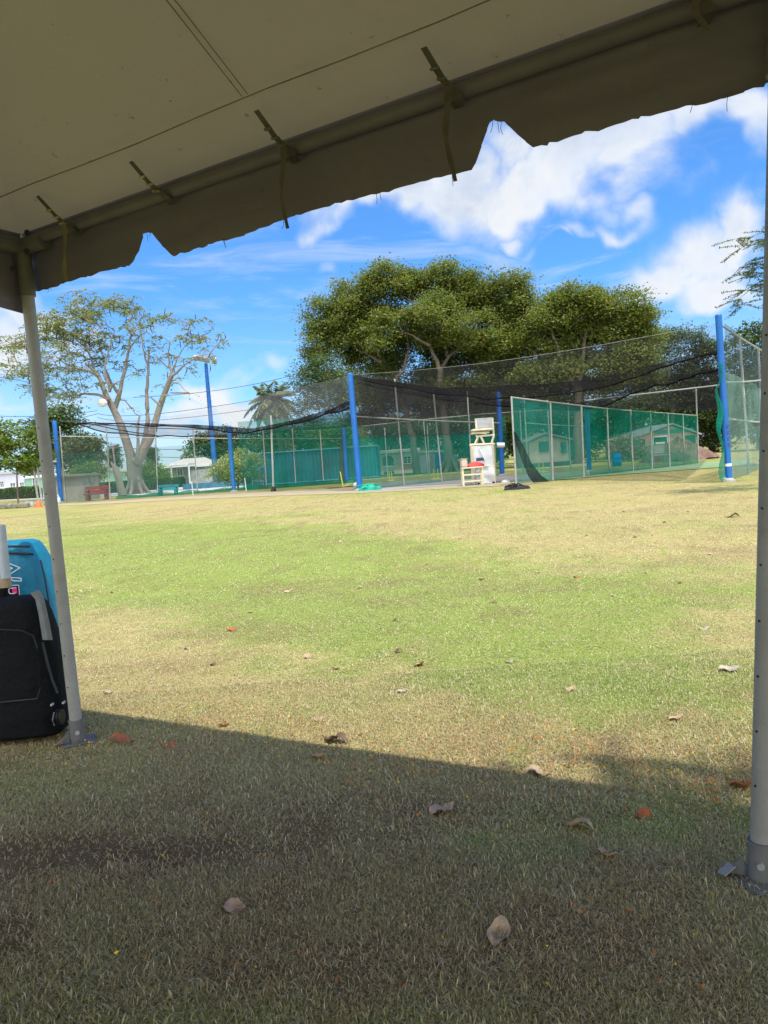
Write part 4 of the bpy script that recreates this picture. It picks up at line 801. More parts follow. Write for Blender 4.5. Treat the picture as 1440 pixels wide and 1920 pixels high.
bench('dark red park bench between the concrete hut and the big spreading tree', 157, 203, 911, 926, 938, M['red']); bench('turquoise park bench on the grass right of the big spreading tree', 294, 333, 909, 918, 929, M['teal'])
def fb(mb, x0, y0, x1, y1, Y_, d, mi=0, bev=0, z0=None):
    xm, ym = (x0 + x1) / 2, (y0 + y1) / 2; X0, X1 = V(x0, ym, Y_)[0], V(x1, ym, Y_)[0]; Z1 = V(xm, y0, Y_)[2]; Z0 = V(xm, y1, Y_)[2] if z0 is None else z0
    mb.ext(X0, X1, Y_, Y_ + d, Z0, Z1, mi, bev); return (X0, X1, Z0, Z1)
Yh = 54.0; hut = thing('concrete_hut', 'low grey concrete hut with a flat roof behind the leftmost blue post', 'hut', V(125, 940, Yh) * [1, 1, 0])
M['hutc'] = mat('hut_concrete', (.36, .33, .29), .9, .25, .9, stain=(.13, .12, .11, .8), bump=.3)
mb = MB(); b4 = fb(mb, 90, 895, 157, 940, Yh, 3, z0=0); mb.build('wall', M['hutc'], hut)
mb = MB(); mb.ext(b4[0] - .15, b4[1] + .15, Yh - .2, Yh + 3.2, b4[3], b4[3] + .18, 0, .02); mb.build('roof', mat('hut_roof', (.24, .22, .20), .9, .2, 1), hut)
mb = MB(); fb(mb, 118, 895, 124, 937, Yh - .012, .01, z0=.02); mb.build('door', mat('hut_door', (.33, .27, .22), .9, .4, 1.5), hut)
fr = thing('steel_frame', 'grey steel frame of two posts and a crossbar left of the concrete hut', 'frame', V(74, 940, 49) * [1, 1, 0])
for x in (72, 79): a = V(x, 940, 49) * [1, 1, 0]; mb = MB(); mb.tube([a, [a[0] - .1, a[1], V(x, 866, 49)[2]]], .07, 8); mb.build('upright', M['pipe'], fr, True)
mb = MB(); mb.tube([V(70, 866, 49), V(106, 865, 49)], .05, 8); mb.build('crossbar', M['pipe'], fr, True)
c = G(73, 951); th = thing('traffic_cone', 'orange traffic cone lying beside the left tent leg on the far grass edge', 'cone', c); mb = MB(); mb.lathe(c + [0, 0, .03], [(.22, 0), (.14, .2), (.06, .38), (.03, .40)], 14); mb.build('body', M['orange'], th, True); mb = MB(); mb.box(c + [.05, 0, .015], (.75, .55, .03), .2, bev=.01); mb.build('base', M['orange'], th)
for k, x in enumerate((51, 60)):
    c = G(x, 950); mb = MB(); w = .16; mb.lathe(c, [(w, 0), (w * 1.1, .04), (w * .95, .3), (w * 1.05, .32), (w * .8, .33)], 12); tag(mb.build('bucket', M['pot'], None, True, loc=c), ['pale grey bucket, left of two beside the stone kerb', 'pale grey bucket, right of two between stone kerb and orange cone'][k], 'bucket', 'pale buckets')
mb = MB(); a = G(0, 955)
for k in range(14): mb.box(G(-18 + k * 4.9, 955.5 - k * .25) + [0, .3, .14], (.24 + .06 * math.sin(k * 3), .5, .30 + .05 * math.sin(k * 1.7)), .1 * math.sin(k), bev=.06)
tag(mb.build('stone_kerb', M['stone'], None, False, loc=a), 'rough stone kerb edging the far left of the lawn', 'kerb')
c = G(110, 944); th = thing('water_jug', 'white plastic jug at the foot of the leftmost blue post', 'jug', c); mb = MB(); mb.lathe(c, [(.12, 0), (.14, .05), (.14, .35), (.05, .48), (.04, .52)], 12); mb.build('body', M['jug'], th, True); mb = MB(); mb.lathe(c + [0, 0, .52], [(.05, 0), (.05, .05), (.04, .06)], 10); mb.build('cap', M['white'], th)
c = G(484, 916); Yg = c[1]; th = thing('small_goal', 'small white goal frame in front of the container doors', 'goal', c)
for x in (474, 494): a = V(x, 916, Yg) * [1, 1, 0]; mb = MB(); mb.tube([a, [a[0], a[1], V(x, 902, Yg)[2]]], .03, 6); mb.build('goalpost', M['white'], th)
mb = MB(); mb.tube([V(474, 902, Yg), V(494, 902, Yg)], .03, 6); mb.build('crossbar', M['white'], th); mb = MB(); hang(mb, V(474, 916, Yg + .5) * [1, 1, 0], V(494, 916, Yg + .5) * [1, 1, 0], (0, .5, 1.0), 6, .05); mb.build('net', NW, th)
# floodlight mast
b_, t = fan(406, 914, 386, 682); th = thing('floodlight_mast', 'tall blue mast with four floodlights on a crossarm above the left nets', 'floodlight', b_); Ym = b_[1]
mb = MB(); mb.tube([b_, (b_ + t) / 2, t], [.24, .20, .15], 14); mb.build('mast', M['blue'], th, True)
mb = MB(); mb.tube([V(358, 673, Ym), V(408, 683, Ym)], .05, 6); mb.tube([t, t + [0, 0, .3]], .06, 6); mb.build('crossarm', M['pipe'], th)
for x, y in ((368, 671), (377, 672), (387, 673), (402, 676)):
    lp = MB(); a = V(x, y, Ym - .15); R0 = np.array([[1, 0, 0], [0, .8, -.6], [0, .6, .8]]); lp.box(a, (.42, .30, .50), rot=R0, bev=.05); l = lp.build('lamp', M['pot'], th); g = MB(); g.box(a + R0 @ np.array([0, -.16, 0]), (.34, .02, .40), rot=R0); g.build('lens', mat('lamp_lens', (.34, .36, .34), .15, .1, 3), l)
for k in range(9):
    mb = MB(); p = b_ + (t - b_) * (.62 + .04 * k); mb.tube([p + [-.32, 0, 0], p + [.32, 0, 0]], .02, 5); mb.build('step_rung', M['pipe'], th)
# utility poles, wires
def upole(label, x0, y0, x1, y1, Y_, r=.11):
    a, t = fan(x0, y0, x1, y1, Y_); th = thing('utility_pole', label, 'utility pole', a); mb = MB(); mb.tube([a, t], [r, r * .7], 8); mb.build('shaft', mat('pole_timber', (.26, .23, .20), .9, .3, 2), th, True)
    mb = MB(); mb.box(t - [0, 0, .4], (1.6, .12, .12)); mb.build('crossarm', mat('pole_timber', (.26, .23, .20)), th); return t
t1 = upole('distant utility pole left of the conifers between green house and big tree', 190, 905, 181, 838, 130, .16); t2 = upole('nearer utility pole with crossarm against the dark conifers', 220, 905, 211, 834, 105, .16)
wires = [((-60, 775), (60, 781), (182, 770), 118), ((-60, 785), (60, 795), (182, 776), 118), ((182, 775), (330, 772), (640, 720), 118), ((182, 782), (330, 785), (640, 740), 118), ((-60, 700), (30, 712), (60, 722), 100), ((210, 838), (350, 842), (480, 830), 104), ((210, 850), (350, 858), (480, 850), 104), ((250, 745), (420, 730), (560, 700), 118)]
for i, (a, b_, c, Y_) in enumerate(wires):
    mb = MB(); t_ = np.linspace(0, 1, 24); A_ = [V(*a, Y_), V(*b_, Y_), V(*c, Y_)]
    P = [A_[0] * (2 * (q - .5) * (q - 1)) + A_[1] * (4 * q * (1 - q)) + A_[2] * (2 * q * (q - .5)) for q in t_]; mb.tube(P, .035, 4)
    tag(mb.build('overhead_wire', M['hole'], None, loc=P[0]), 'thin dark power line crossing the sky behind the left trees', 'wire', 'power lines across the left sky')

# ================================================================== BUILDINGS
M['roofg'] = mat('grey_roof', (.34, .32, .29), .8, .2, .8, stain=(.20, .17, .14, .6)); M['glass'] = mat('dark_window_glass', (.03, .035, .04), .15, .3, 1, spec=.6); M['trim'] = mat('pale_trim', (.66, .66, .62), .6, .1, 1)
def win(th, par, x0, y0, x1, y1, Y_, fm='trim'):
    X0, X1 = V(x0, (y0 + y1) / 2, Y_)[0], V(x1, (y0 + y1) / 2, Y_)[0]; xm = (x0 + x1) / 2; Z1, Z0 = V(xm, y0, Y_)[2], V(xm, y1, Y_)[2]
    w = .09; mb = MB(); mb.ext(X0 - w, X1 + w, Y_ - .06, Y_ + .02, Z1, Z1 + w); mb.ext(X0 - w, X1 + w, Y_ - .08, Y_ + .02, Z0 - w, Z0); mb.ext(X0 - w, X0, Y_ - .055, Y_ + .02, Z0, Z1); mb.ext(X1, X1 + w, Y_ - .055, Y_ + .02, Z0, Z1)
    mb.ext((X0 + X1) / 2 - .03, (X0 + X1) / 2 + .03, Y_ - .05, Y_ + .02, Z0, Z1)
    for q in (.33, .66): mb.ext(X0, X1, Y_ - .045, Y_ + .02, Z0 + (Z1 - Z0) * q - .02, Z0 + (Z1 - Z0) * q + .02)
    f = mb.build('window', M[fm], par)
    mb = MB(); mb.ext(X0, X1, Y_ - .02, Y_ - .004, Z0, Z1); mb.build('pane', M['glass'], f)
def gable(mb, X0, X1, Y0, Y1, z, zr, xr, ov=.3, th=.12):
    a, b_, c = (X0 - ov, z - .05), (xr, zr), (X1 + ov, z - .05)
    for p, q in ((a, b_), (b_, c)):
        mb.add([(p[0], Y0 - ov, p[1]), (q[0], Y0 - ov, q[1]), (q[0], Y1 + ov, q[1]), (p[0], Y1 + ov, p[1]), (p[0], Y0 - ov, p[1] + th), (q[0], Y0 - ov, q[1] + th), (q[0], Y1 + ov, q[1] + th), (p[0], Y1 + ov, p[1] + th)], [(0, 1, 2, 3), (7, 6, 5, 4), (0, 4, 5, 1), (1, 5, 6, 2), (2, 6, 7, 3), (3, 7, 4, 0)])
def house(name, label, x0, x1, yw, yr, xr, Y_, d, wm, rm, roof='gable', cat='house'):
    """yw: wall top py, yr: ridge py at xr"""
    xm = (x0 + x1) / 2; X0, X1 = V(x0, yw + 15, Y_)[0], V(x1, yw + 15, Y_)[0]; z = V(xm, yw, Y_)[2]; zr = V(xr, yr, Y_)[2]; XR = V(xr, yr, Y_)[0]
    th = thing(name, label, cat, (xm * 0 + (X0 + X1) / 2, Y_, 0)); mb = MB(); mb.ext(X0, X1, Y_, Y_ + d, 0, z)
    if roof == 'gable': mb.prism([(X0, Y_, z), (X1, Y_, z), (XR, Y_, zr - .1)], (0, 0, 0), (0, d, 0))
    wl = mb.build('wall', wm, th); mb = MB()
    if roof == 'gable': gable(mb, X0, X1, Y_, Y_ + d, z, zr, XR)
    elif roof == 'hip':
        o_ = .5; q = (X1 - X0) * .3; mb.add([(X0 - o_, Y_ - o_, z), (X1 + o_, Y_ - o_, z), (X1 + o_, Y_ + d + o_, z), (X0 - o_, Y_ + d + o_, z), (X0 + q, Y_ + d / 2, zr), (X1 - q, Y_ + d / 2, zr)], [(0, 1, 5, 4), (1, 2, 5), (2, 3, 4, 5), (3, 0, 4), (3, 2, 1, 0)])
    else: mb.ext(X0 - .3, X1 + .3, Y_ - .4, Y_ + d + .2, z, z + (zr - z), 0, .02)
    rf = mb.build('roof', rm, th); return th, wl, rf, (X0, X1, z)
gw = mat('mint_wall', (.28, .48, .32), .8, .1, .6, stain=(.2, .33, .22, .4))
th, wl, rf, q = house('bungalow', 'mint green bungalow with low gables behind the hedge at left', 92, 262, 893, 878, 143, 100, 9, gw, M['roofg'])
win(th, wl, 192, 889, 197, 904, 100); win(th, wl, 238, 890, 243, 900, 100); win(th, wl, 97, 893, 103, 903, 100)
th, wl, rf, q = house('bungalow', 'small mint green wing with white fascia behind the left tent leg', 48, 90, 896, 892, 60, 97, 6, gw, M['trim'], 'flat'); win(th, wl, 62, 897, 68, 911, 97)
th, wl, rf, q = house('bungalow', 'white house at the far left edge behind the small tree', -60, 46, 890, 884, 10, 103, 8, mat('white_wall', (.62, .60, .66), .8, .12, .6), M['roofg'], 'hip'); win(th, wl, 38, 905, 45, 913, 103); win(th, wl, 20, 906, 29, 916, 103); win(th, wl, 1, 903, 7, 913, 103)
th, wl, rf, q = house('bungalow', 'grey bungalow with white framed windows and hipped roof behind the turquoise bench', 296, 402, 877, 858, 350, 88, 9, mat('grey_wall', (.33, .33, .30), .85, .2, .7, stain=(.2, .2, .19, .6)), mat('pale_roof', (.44, .41, .36), .8, .15, .6), 'hip')
win(th, wl, 305, 880, 311, 901, 88); win(th, wl, 313, 880, 319, 901, 88); win(th, wl, 333, 879, 342, 891, 88)
mb = MB(); a = V(298, 875, 85); 
mb.ext(V(296, 880, 85)[0], V(356, 880, 85)[0], 84.5, 87.9, V(326, 873, 85)[2], V(326, 873, 85)[2] + .18); mb.build('porch_roof', M['trim'], th)
for x in (299, 322, 355):
    mb = MB(); X_ = V(x, 890, 84.8)[0]; mb.tube([(X_, 84.8, 0), (X_, 84.8, V(326, 873, 85)[2])], .1, 6); mb.build('porch_post', M['trim'], th)
mb = MB(); fb(mb, 358, 880, 400, 905, 86.5, .3, z0=0); o = mb.build('stone_wall', mat('rubble_wall', (.42, .42, .40), .95, .5, 1.3, bump=.6, stain=(.10, .11, .10, .9)), None, loc=V(380, 905, 86.5) * [1, 1, 0]); tag(o, 'rubble stone garden wall beside the grey bungalow', 'wall')
mb = MB(); a, b_ = G(345, 918), G(472, 910); dd = (b_ - a); L_ = np.linalg.norm(dd); mb.box((a + b_) / 2 + [0, 0, .25], (L_, .3, .5), math.atan2(dd[1], dd[0])); tag(mb.build('low_wall', mat('blue_low_wall', (.08, .22, .34), .8, .2, 1), None, loc=(a + b_) / 2), 'low blue painted wall behind the floodlight mast', 'wall')
# container
ct = thing('shipping_container', 'long blue corrugated shipping container behind the left nets', 'container', V(497, 912, 60) * [1, 1, 0]); P0 = V(497, 912, 60) * [1, 1, 0]; ang = math.radians(6); du = np.array([math.cos(ang), math.sin(ang), 0]); dv = np.array([-.62, .78, 0]); dv = np.array([-math.sin(ang) - .0, math.cos(ang), 0]); dv = np.array([-.74, .67, 0])
cb = mat('container_blue', (.035, .17, .26), .6, .15, .7, stain=(.10, .10, .10, .35)); cbe = mat('container_end_blue', (.03, .14, .36), .6, .15, .7)
Lc_, Wc_, Hc_ = 9.2, 2.44, 2.62; mb = MB(); nn = np.cross(du, [0, 0, 1.]); rows = [[], []]
def corr(mb, A_, d, L_, n, z0, z1, out):
    pts = []
    s = L_ / n
    for k in range(n): pts += [(k * s, 0), (k * s + s * .3, 0), (k * s + s * .45, -.05), (k * s + s * .8, -.05), (k * s + s * .95, 0)]
    mb.sheet([[A_ + d * t + out * (.0 + w) + np.array([0, 0, z]) for t, w in pts] for z in (z0, z1)])
corr(mb, P0, du, Lc_, 30, .16, Hc_ - .12, nn); corr(mb, P0 + dv * Wc_, du, Lc_, 30, .16, Hc_ - .12, -nn); mb.build('side_wall', cb, ct)
mb = MB()
for z in (0.08, Hc_ - .06):
    mb.tube([P0 + [0, 0, z], P0 + du * Lc_ + [0, 0, z]], .09, 4); mb.tube([P0 + [0, 0, z], P0 + dv * Wc_ + [0, 0, z]], .09, 4); mb.tube([P0 + dv * Wc_ + [0, 0, z], P0 + dv * Wc_ + du * Lc_ + [0, 0, z]], .09, 4)
for p in (P0, P0 + du * Lc_, P0 + dv * Wc_, P0 + dv * Wc_ + du * Lc_): mb.tube([p + [0, 0, .02], p + [0, 0, Hc_]], .10, 4)
mb.build('frame', cb, ct); mb = MB(); mb.add([P0 + [0, 0, Hc_], P0 + du * Lc_ + [0, 0, Hc_], P0 + du * Lc_ + dv * Wc_ + [0, 0, Hc_], P0 + dv * Wc_ + [0, 0, Hc_]], [(0, 1, 2, 3)]); mb.build('roof', mat('container_roof', (.45, .55, .60), .6, .2, .7), ct)
for k in range(2):
    mb = MB(); a = P0 + dv * (Wc_ * (.04 + .48 * k)); b_ = a + dv * Wc_ * .44; dn = np.cross(dv, [0, 0, 1.]) * -1
    if dn[1] > 0: dn = -dn
    mb.add([a + [0, 0, .15], b_ + [0, 0, .15], b_ + [0, 0, Hc_ - .14], a + [0, 0, Hc_ - .14]], [(0, 1, 2, 3)])
    for z in (.5, 1.1, 1.75): mb.prism([a + dv * .1 + [0, 0, z], b_ - dv * .1 + [0, 0, z], b_ - dv * .1 + [0, 0, z + .4], a + dv * .1 + [0, 0, z + .4]], (0, 0, 0), tuple(dn * .05))
    dr = mb.build('door', cbe, ct)
    for q in (.3, .7): mb = MB(); p = a + (b_ - a) * q + dn * .09; mb.tube([p + [0, 0, .15], p + [0, 0, Hc_ - .15]], .025, 6); mb.build('lock_rod', M['pipe'], dr)
# arcaded house
Ya = 76.0; cw = mat('cream_house_wall', (.50, .47, .40), .8, .12, .6); th = thing('arcaded_house', 'cream house with two arched openings and balustrade seen through the middle nets', 'house', V(735, 890, Ya) * [1, 1, 0])
mb = MB(); z = V(735, 850, Ya)[2]; xs_ = [V(x, 870, Ya)[0] for x in (687, 692, 713, 718, 738, 743, 780)]; arch_t = V(735, 853, Ya)[2]; spring = V(735, 861, Ya)[2]
for a, b_ in ((xs_[0], xs_[1]), (xs_[2], xs_[3]), (xs_[4], xs_[6])): mb.ext(a, b_, Ya, Ya + .3, 0, arch_t)
for a, b_ in ((xs_[1], xs_[2]), (xs_[3], xs_[4])):
    P = [(a, Ya, arch_t + .0)] + [((a + b_) / 2 - (b_ - a) / 2 * math.cos(u), Ya, spring + (arch_t - spring - .05) * math.sin(u)) for u in np.linspace(0, math.pi, 13)] + [(b_, Ya, arch_t)]
    P2 = P[::-1]
    for p, q in zip(P[1:-2], P[2:-1]): mb.prism([p, q, (q[0], Ya, arch_t), (p[0], Ya, arch_t)], (0, 0, 0), (0, .3, 0))
mb.ext(xs_[0], xs_[6], Ya, Ya + .3, arch_t, z); wl = mb.build('wall', cw, th)
mb = MB(); mb.ext(xs_[0], xs_[6], Ya + 2, Ya + 8, 0, z); mb.build('inner_wall', mat('inner_rose_wall', (.34, .20, .18), .8, .2, .6), th)  # dull rose wall set back behind the arches
mb = MB(); mb.ext(xs_[0] - .5, xs_[6] + .5, Ya - .5, Ya + 8.2, z, z + .35, 0, .05); mb.build('roof', mat('house_flat_roof', (.38, .38, .34), .8, .2, .6), th)
for a, b_ in ((xs_[1], xs_[2]), (xs_[3], xs_[4])):
    mb = MB(); zt = V(735, 875, Ya)[2]; mb.ext(a, b_, Ya + .02, Ya + .18, zt, zt + .12)
    for k in range(9): x = a + (b_ - a) * (k + .5) / 9; mb.ext(x - .03, x + .03, Ya + .05, Ya + .15, .2, zt)
    mb.build('balustrade', M['trim'], th)
win(th, wl, 757, 856, 770, 868, Ya); mb = MB(); fb(mb, 756, 870, 776, 880, Ya - .02, .015); mb.build('painted_panel', mat('rose_panel', (.42, .20, .18), .7, .4, 2), wl)
Ys = 70.0; st = thing('kiosk', 'blue and white kiosk between two tree trunks behind the nets', 'kiosk', V(818, 890, Ys) * [1, 1, 0])
mb = MB(); b4 = fb(mb, 788, 848, 833, 890, Ys, 3, z0=0); mb.build('wall', mat('kiosk_wall', (.50, .46, .50), .8, .15, .6), st)
mb = MB(); fb(mb, 816, 850, 833, 882, Ys - .06, .05); mb.build('shutter', mat('kiosk_blue', (.02, .15, .42), .6, .2, .6), st); mb = MB(); fb(mb, 804, 854, 813, 884, Ys - .06, .05); mb.build('door', mat('kiosk_rose', (.42, .27, .25), .7, .2, .6), st)
mb = MB(); mb.ext(b4[0] - .3, b4[1] + .3, Ys - .5, Ys + 3.2, b4[3], b4[3] + .15); mb.build('roof', M['trim'], st)
# beige building, pink house
th, wl, rf, q = house('beige_building', 'small beige clapboard building with a green shuttered window behind the inner nets', 992, 1066, 827, 814, 1022, 58, 6, mat('beige_boards', (.36, .30, .23), .8, .15, 1.2), mat('dull_roof', (.17, .17, .15), .8, .2, .8))
mb = MB(); fb(mb, 1011, 828, 1029, 847, 57.93, .05); mb.build('shutter', mat('dark_green_paint', (.02, .09, .07), .6, .2, 1), wl); mb = MB(); fb(mb, 1052, 829, 1062, 849, 57.93, .05); mb.build('shutter', mat('dark_green_paint', (.02, .09, .07)), wl)
mb = MB(); fb(mb, 990, 867, 1068, 880, 57.85, .1, z0=0); mb.build('plinth', mat('dark_plinth', (.05, .05, .045), .9, .3, 1), wl)
pk = mat('pink_boards', (.52, .27, .24), .8, .12, .9, squash=(1, 1, 6)); Yp = 66
th, wl, rf, q = house('pink_house', 'pink timber house with a low metal gable roof behind the right nets', 1186, 1308, 819, 796, 1259, Yp, 8, pk, mat('metal_roof', (.27, .29, .28), .5, .12, .8))
def pan(name, x0, y0, x1, y1, m, par, d=.05): mb = MB(); fb(mb, x0, y0, x1, y1, Yp - d - .01, d); return mb.build(name, m, par)
dg = mat('dark_green_paint', (.02, .09, .07)); tg = mat('teal_boards', (.07, .25, .24), .8, .15, .9)
dr = pan('door', 1227, 820, 1251, 870, dg, wl); pan('door_bar', 1229, 829, 1247, 832, M['white'], dr, .09); pan('window', 1202, 823, 1210, 847, dg, wl); pan('window', 1286, 816, 1304, 842, dg, wl); pan('side_panel', 1188, 822, 1200, 834, tg, wl); pan('gable_panel', 1228, 805, 1300, 812, tg, wl, .03); pan('sign_board', 1267, 830, 1275, 833, M['white'], wl, .07); pan('lower_wall', 1252, 850, 1308, 872, tg, wl, .04); pan('lower_wall', 1187, 850, 1226, 872, tg, wl, .04)
pan('door_frame', 1225, 817, 1253, 819.5, M['trim'], wl, .1); pan('door_frame', 1224.5, 820, 1226.5, 870, M['trim'], wl, .08); pan('door_frame', 1251.5, 820, 1253.5, 870, M['trim'], wl, .08)
st2 = thing('old_chair', 'discarded wooden chair standing in front of the pink house door', 'chair', G(1236, 871)); cc = G(1236, 871)
mb = MB(); mb.box(cc + [0, 0, .55], (.9, .6, .06)); mb.build('seat', M['pipe'], st2)
for sx in (-.4, .4):
    for sy in (-.25, .25): mb = MB(); mb.tube([cc + [sx, sy, 0], cc + [sx, sy, .52]], .035, 6); mb.build('leg', M['pipe'], st2)
mb = MB(); mb.box(cc + [0, .27, .9], (.86, .05, .5)); mb.build('backrest', M['pipe'], st2)
# soil mound
c = G(1334, 862); rows = []; r = np.random.RandomState(3)
for i in range(16):
    t = i / 15; rows.append([(c[0] + 2.7 * (1 - t) * math.cos(u) * (1 + .1 * math.sin(4 * u)), c[1] + 5 + 3 * (1 - t) * math.sin(u), 1.6 * (t ** .8) * (1 - .25 * vnoise(u * 3, t * 5, 1, 4)) + .25 * (vnoise(u * 9, t * 14, 1, 8) - .5)) for u in np.linspace(0, 2 * math.pi, 49)])
mb = MB(); mb.sheet(rows); tag(mb.build('soil_mound', mat('reddish_soil', (.26, .15, .11), .95, .45, 1.4, bump=.8, fine=.7), None, False, loc=c), 'reddish mound of soil and rubble right of the pink house', 'mound', kind=None)

# ================================================================== TREES AND PLANTS
M['bark'] = mat('grey_brown_bark', (.21, .165, .12), .95, .4, 1.5, bump=.7, fine=.5, squash=(1, 1, .35)); M['bark_light'] = mat('pale_bark', (.27, .235, .195), .95, .35, 1.2, bump=.6, fine=.4, squash=(1, 1, .35))
M['bark_warm'] = mat('warm_bark', (.30, .185, .12), .95, .35, 1.2, bump=.6, fine=.4, squash=(1, 1, .35))
LFB = leafmat('almond_leaf', (.09, .125, .032), (.20, .235, .055), (.30, .20, .06), .42)
LFF = leafmat('feathery_leaf', (.13, .17, .07), (.24, .28, .11), (.30, .22, .12), .4)
LFD = leafmat('dark_leaf', (.030, .058, .018), (.085, .12, .032), (.16, .15, .04), .3)
LFL = leafmat('bright_leaf', (.07, .12, .02), (.17, .24, .045), (.30, .28, .06), .4)
LFM = leafmat('mid_leaf', (.035, .07, .022), (.10, .15, .045), (.20, .22, .08), .3)
LFH = leafmat('hedge_leaf', (.03, .075, .015), (.085, .15, .03), (.14, .18, .05), .3)
LFY = leafmat('yellowish_leaf', (.24, .27, .08), (.42, .42, .15), (.60, .56, .30), .45)
LPD = leafmat('palm_leaf', (.05, .075, .025), (.15, .18, .06), (.28, .25, .12), .25, .35)
LPOD = mat('seed_pod', (.045, .025, .016), .7, .3, 3)
def leaves(P, L_, Wd, updir=.6, r=RS, ori=None):
    """P (n,3) leaf centres -> rhombus leaves with random orientation"""
    n = len(P); nrm = r.normal(0, 1, (n, 3)); nrm[:, 2] = np.abs(nrm[:, 2]) + updir; nrm /= np.linalg.norm(nrm, axis=1)[:, None]
    d = r.normal(0, 1, (n, 3)) if ori is None else ori + r.normal(0, .35, (n, 3)); d -= nrm * (d * nrm).sum(1)[:, None]; d /= np.linalg.norm(d, axis=1)[:, None] + 1e-9; s = np.cross(nrm, d)
    l = (L_ * r.uniform(.6, 1.3, n))[:, None] / 2; w = (Wd * r.uniform(.7, 1.2, n))[:, None] / 2
    V_ = np.stack([P - d * l, P + s * w - d * l * .1, P + d * l, P - s * w - d * l * .1], 1).reshape(-1, 3); F_ = np.arange(n * 4).reshape(-1, 4); return V_, F_
class Tree:
    def __init__(s, name, label, base, group=None, cat='tree', bark='bark', seed=1):
        s.th = thing(name, label, cat, base, group); s.base = np.array(base, float); s.nodes = []; s.nr = []; s.mb = MB(); s.tw = MB(); s.bark = bark; s.r = np.random.RandomState(seed); s.cl = []
    def limb(s, P, r0, r1, n=10, wig=.0):
        P = np.array(P, float); L_ = np.concatenate([[0], np.cumsum(np.linalg.norm(P[1:] - P[:-1], axis=1))]); m = max(4, int(L_[-1] / max(.35, r0 * 1.2))); t = np.linspace(0, L_[-1], min(m, 26))
        # smooth by Catmull-style averaging of the interpolated polyline
        Q = np.stack([np.interp(t, L_, P[:, j]) for j in range(3)], 1)
        for _ in range(2): Q[1:-1] = (Q[:-2] + Q[1:-1] * 2 + Q[2:]) / 4
        Q[1:-1] += s.r.normal(0, wig, (len(Q) - 2, 3)); rad = r0 + (r1 - r0) * (t / L_[-1]) ** .8
        s.mb.tube(Q, rad * (1 + s.r.normal(0, .03, len(Q))), n); s.nodes += list(Q); s.nr += list(rad); return Q
    def grow(s, C, r0=.045, droop=0, up=.25, minr=.010):
        """join each foliage cluster centre to the nearest wood"""
        C = np.array(C); d0 = np.linalg.norm(C[:, None, :] - np.array(s.nodes)[None, ::3], axis=2).min(1); C = C[np.argsort(d0)]; base = s.base + [0, 0, 1]
        Nn = list(s.nodes)
        for c in C:
            A_ = np.array(Nn); dd = A_ - c; dist = np.linalg.norm(dd, axis=1) + .35 * np.maximum(0, A_[:, 2] - c[2]); i = int(np.argmin(dist)); a = A_[i]; L_ = np.linalg.norm(c - a)
            if L_ < .05: continue
            m1 = a * .6 + c * .4 + [0, 0, up * L_ * .25] + s.r.normal(0, .07 * L_, 3); m2 = a * .25 + c * .75 + [0, 0, up * L_ * .15] + s.r.normal(0, .05 * L_, 3)
            rr = min(r0 * (.5 + L_ * .35), .16); s.tw.tube([a, m1, m2, c], [rr, rr * .7, rr * .5, minr], 5, caps=False); Nn += [m1, m2, c]
        s.cl = C; return C
    def finish(s, lm, verts, faces, rnd=None):
        s.mb.build('trunk', M[s.bark], s.th, True)
        if s.tw.v: s.tw.build('branches', M[getattr(s, 'twig', s.bark)], s.th, True)
        n = len(faces); fast('crown', verts, faces, lm, s.th, attrs={'rnd': ('FACE', s.r.rand(n) if rnd is None else rnd)}); return s.th
def lobes_to_centres(lobes, Y0, n, r, dep=1.0, shell=.5, lump=None, fill=.15):
    """lobes: (px,py,rx,ry,weight[,dY]) -> cluster centres spread through the crown volume"""
    lump = lump or .010 * Y0 * 1.7
    ws = np.array([l[2] * l[3] * l[4] for l in lobes], float); ws /= ws.sum(); out = []
    for l, k in zip(lobes, r.multinomial(n, ws)):
        Y_ = Y0 + (l[5] if len(l) > 5 else 0); c = V(l[0], l[1], Y_); sx, sz = l[2] / F * Y_, l[3] / F * Y_; sy = (sx + sz) / 2 * dep
        ks = max(3, k // 6); u = r.normal(0, 1, (ks, 3)); u /= np.linalg.norm(u, axis=1)[:, None]; rad = shell + (1 - shell) * r.rand(ks) ** .6; rad = np.where(r.rand(ks) < fill, r.rand(ks) ** .5, rad)
        sub = c + u * rad[:, None] * [sx, sy, sz]; q = r.normal(0, 1, (k, 3)); q[:, 2] = np.abs(q[:, 2]) - .25; q /= np.linalg.norm(q, axis=1)[:, None]; R_ = lump * r.uniform(.6, 1.15, k)[:, None]
        out.append(sub[r.randint(0, ks, k)] + q * R_ * [1, 1, .8])
    return np.concatenate(out)
def cluster(C, per, rad, r, flat=.6):
    P = np.repeat(C, per, 0) + r.normal(0, 1, (len(C) * per, 3)) * [rad, rad, rad * flat]; return P
def simple_tree(name, label, px, py, lobes, Y0, ncl, per, rad, ll, lw, lm, trunk_top, r0=.2, seed=1, group=None, cat='tree', bark='bark', zmin=.2, up=.6):
    b_ = V(px, py, Y0) * [1, 1, 0]; T = Tree(name, label, b_, group, cat, bark, seed); tt = V(*trunk_top, Y0)
    T.limb([b_ - [0, 0, .1], b_ * .6 + tt * .4 + T.r.normal(0, .05 * r0 * 3, 3) * [1, 1, 0], tt], r0, r0 * .5, 8); C = lobes_to_centres(lobes, Y0, ncl, T.r); C = C[C[:, 2] > zmin]; T.grow(C[::2], r0 * .22)
    P = cluster(C, per, rad, T.r); P = P[P[:, 2] > .05]; v, f = leaves(P, np.full(len(P), ll), np.full(len(P), lw), up, T.r); return T.finish(lm, v, f)

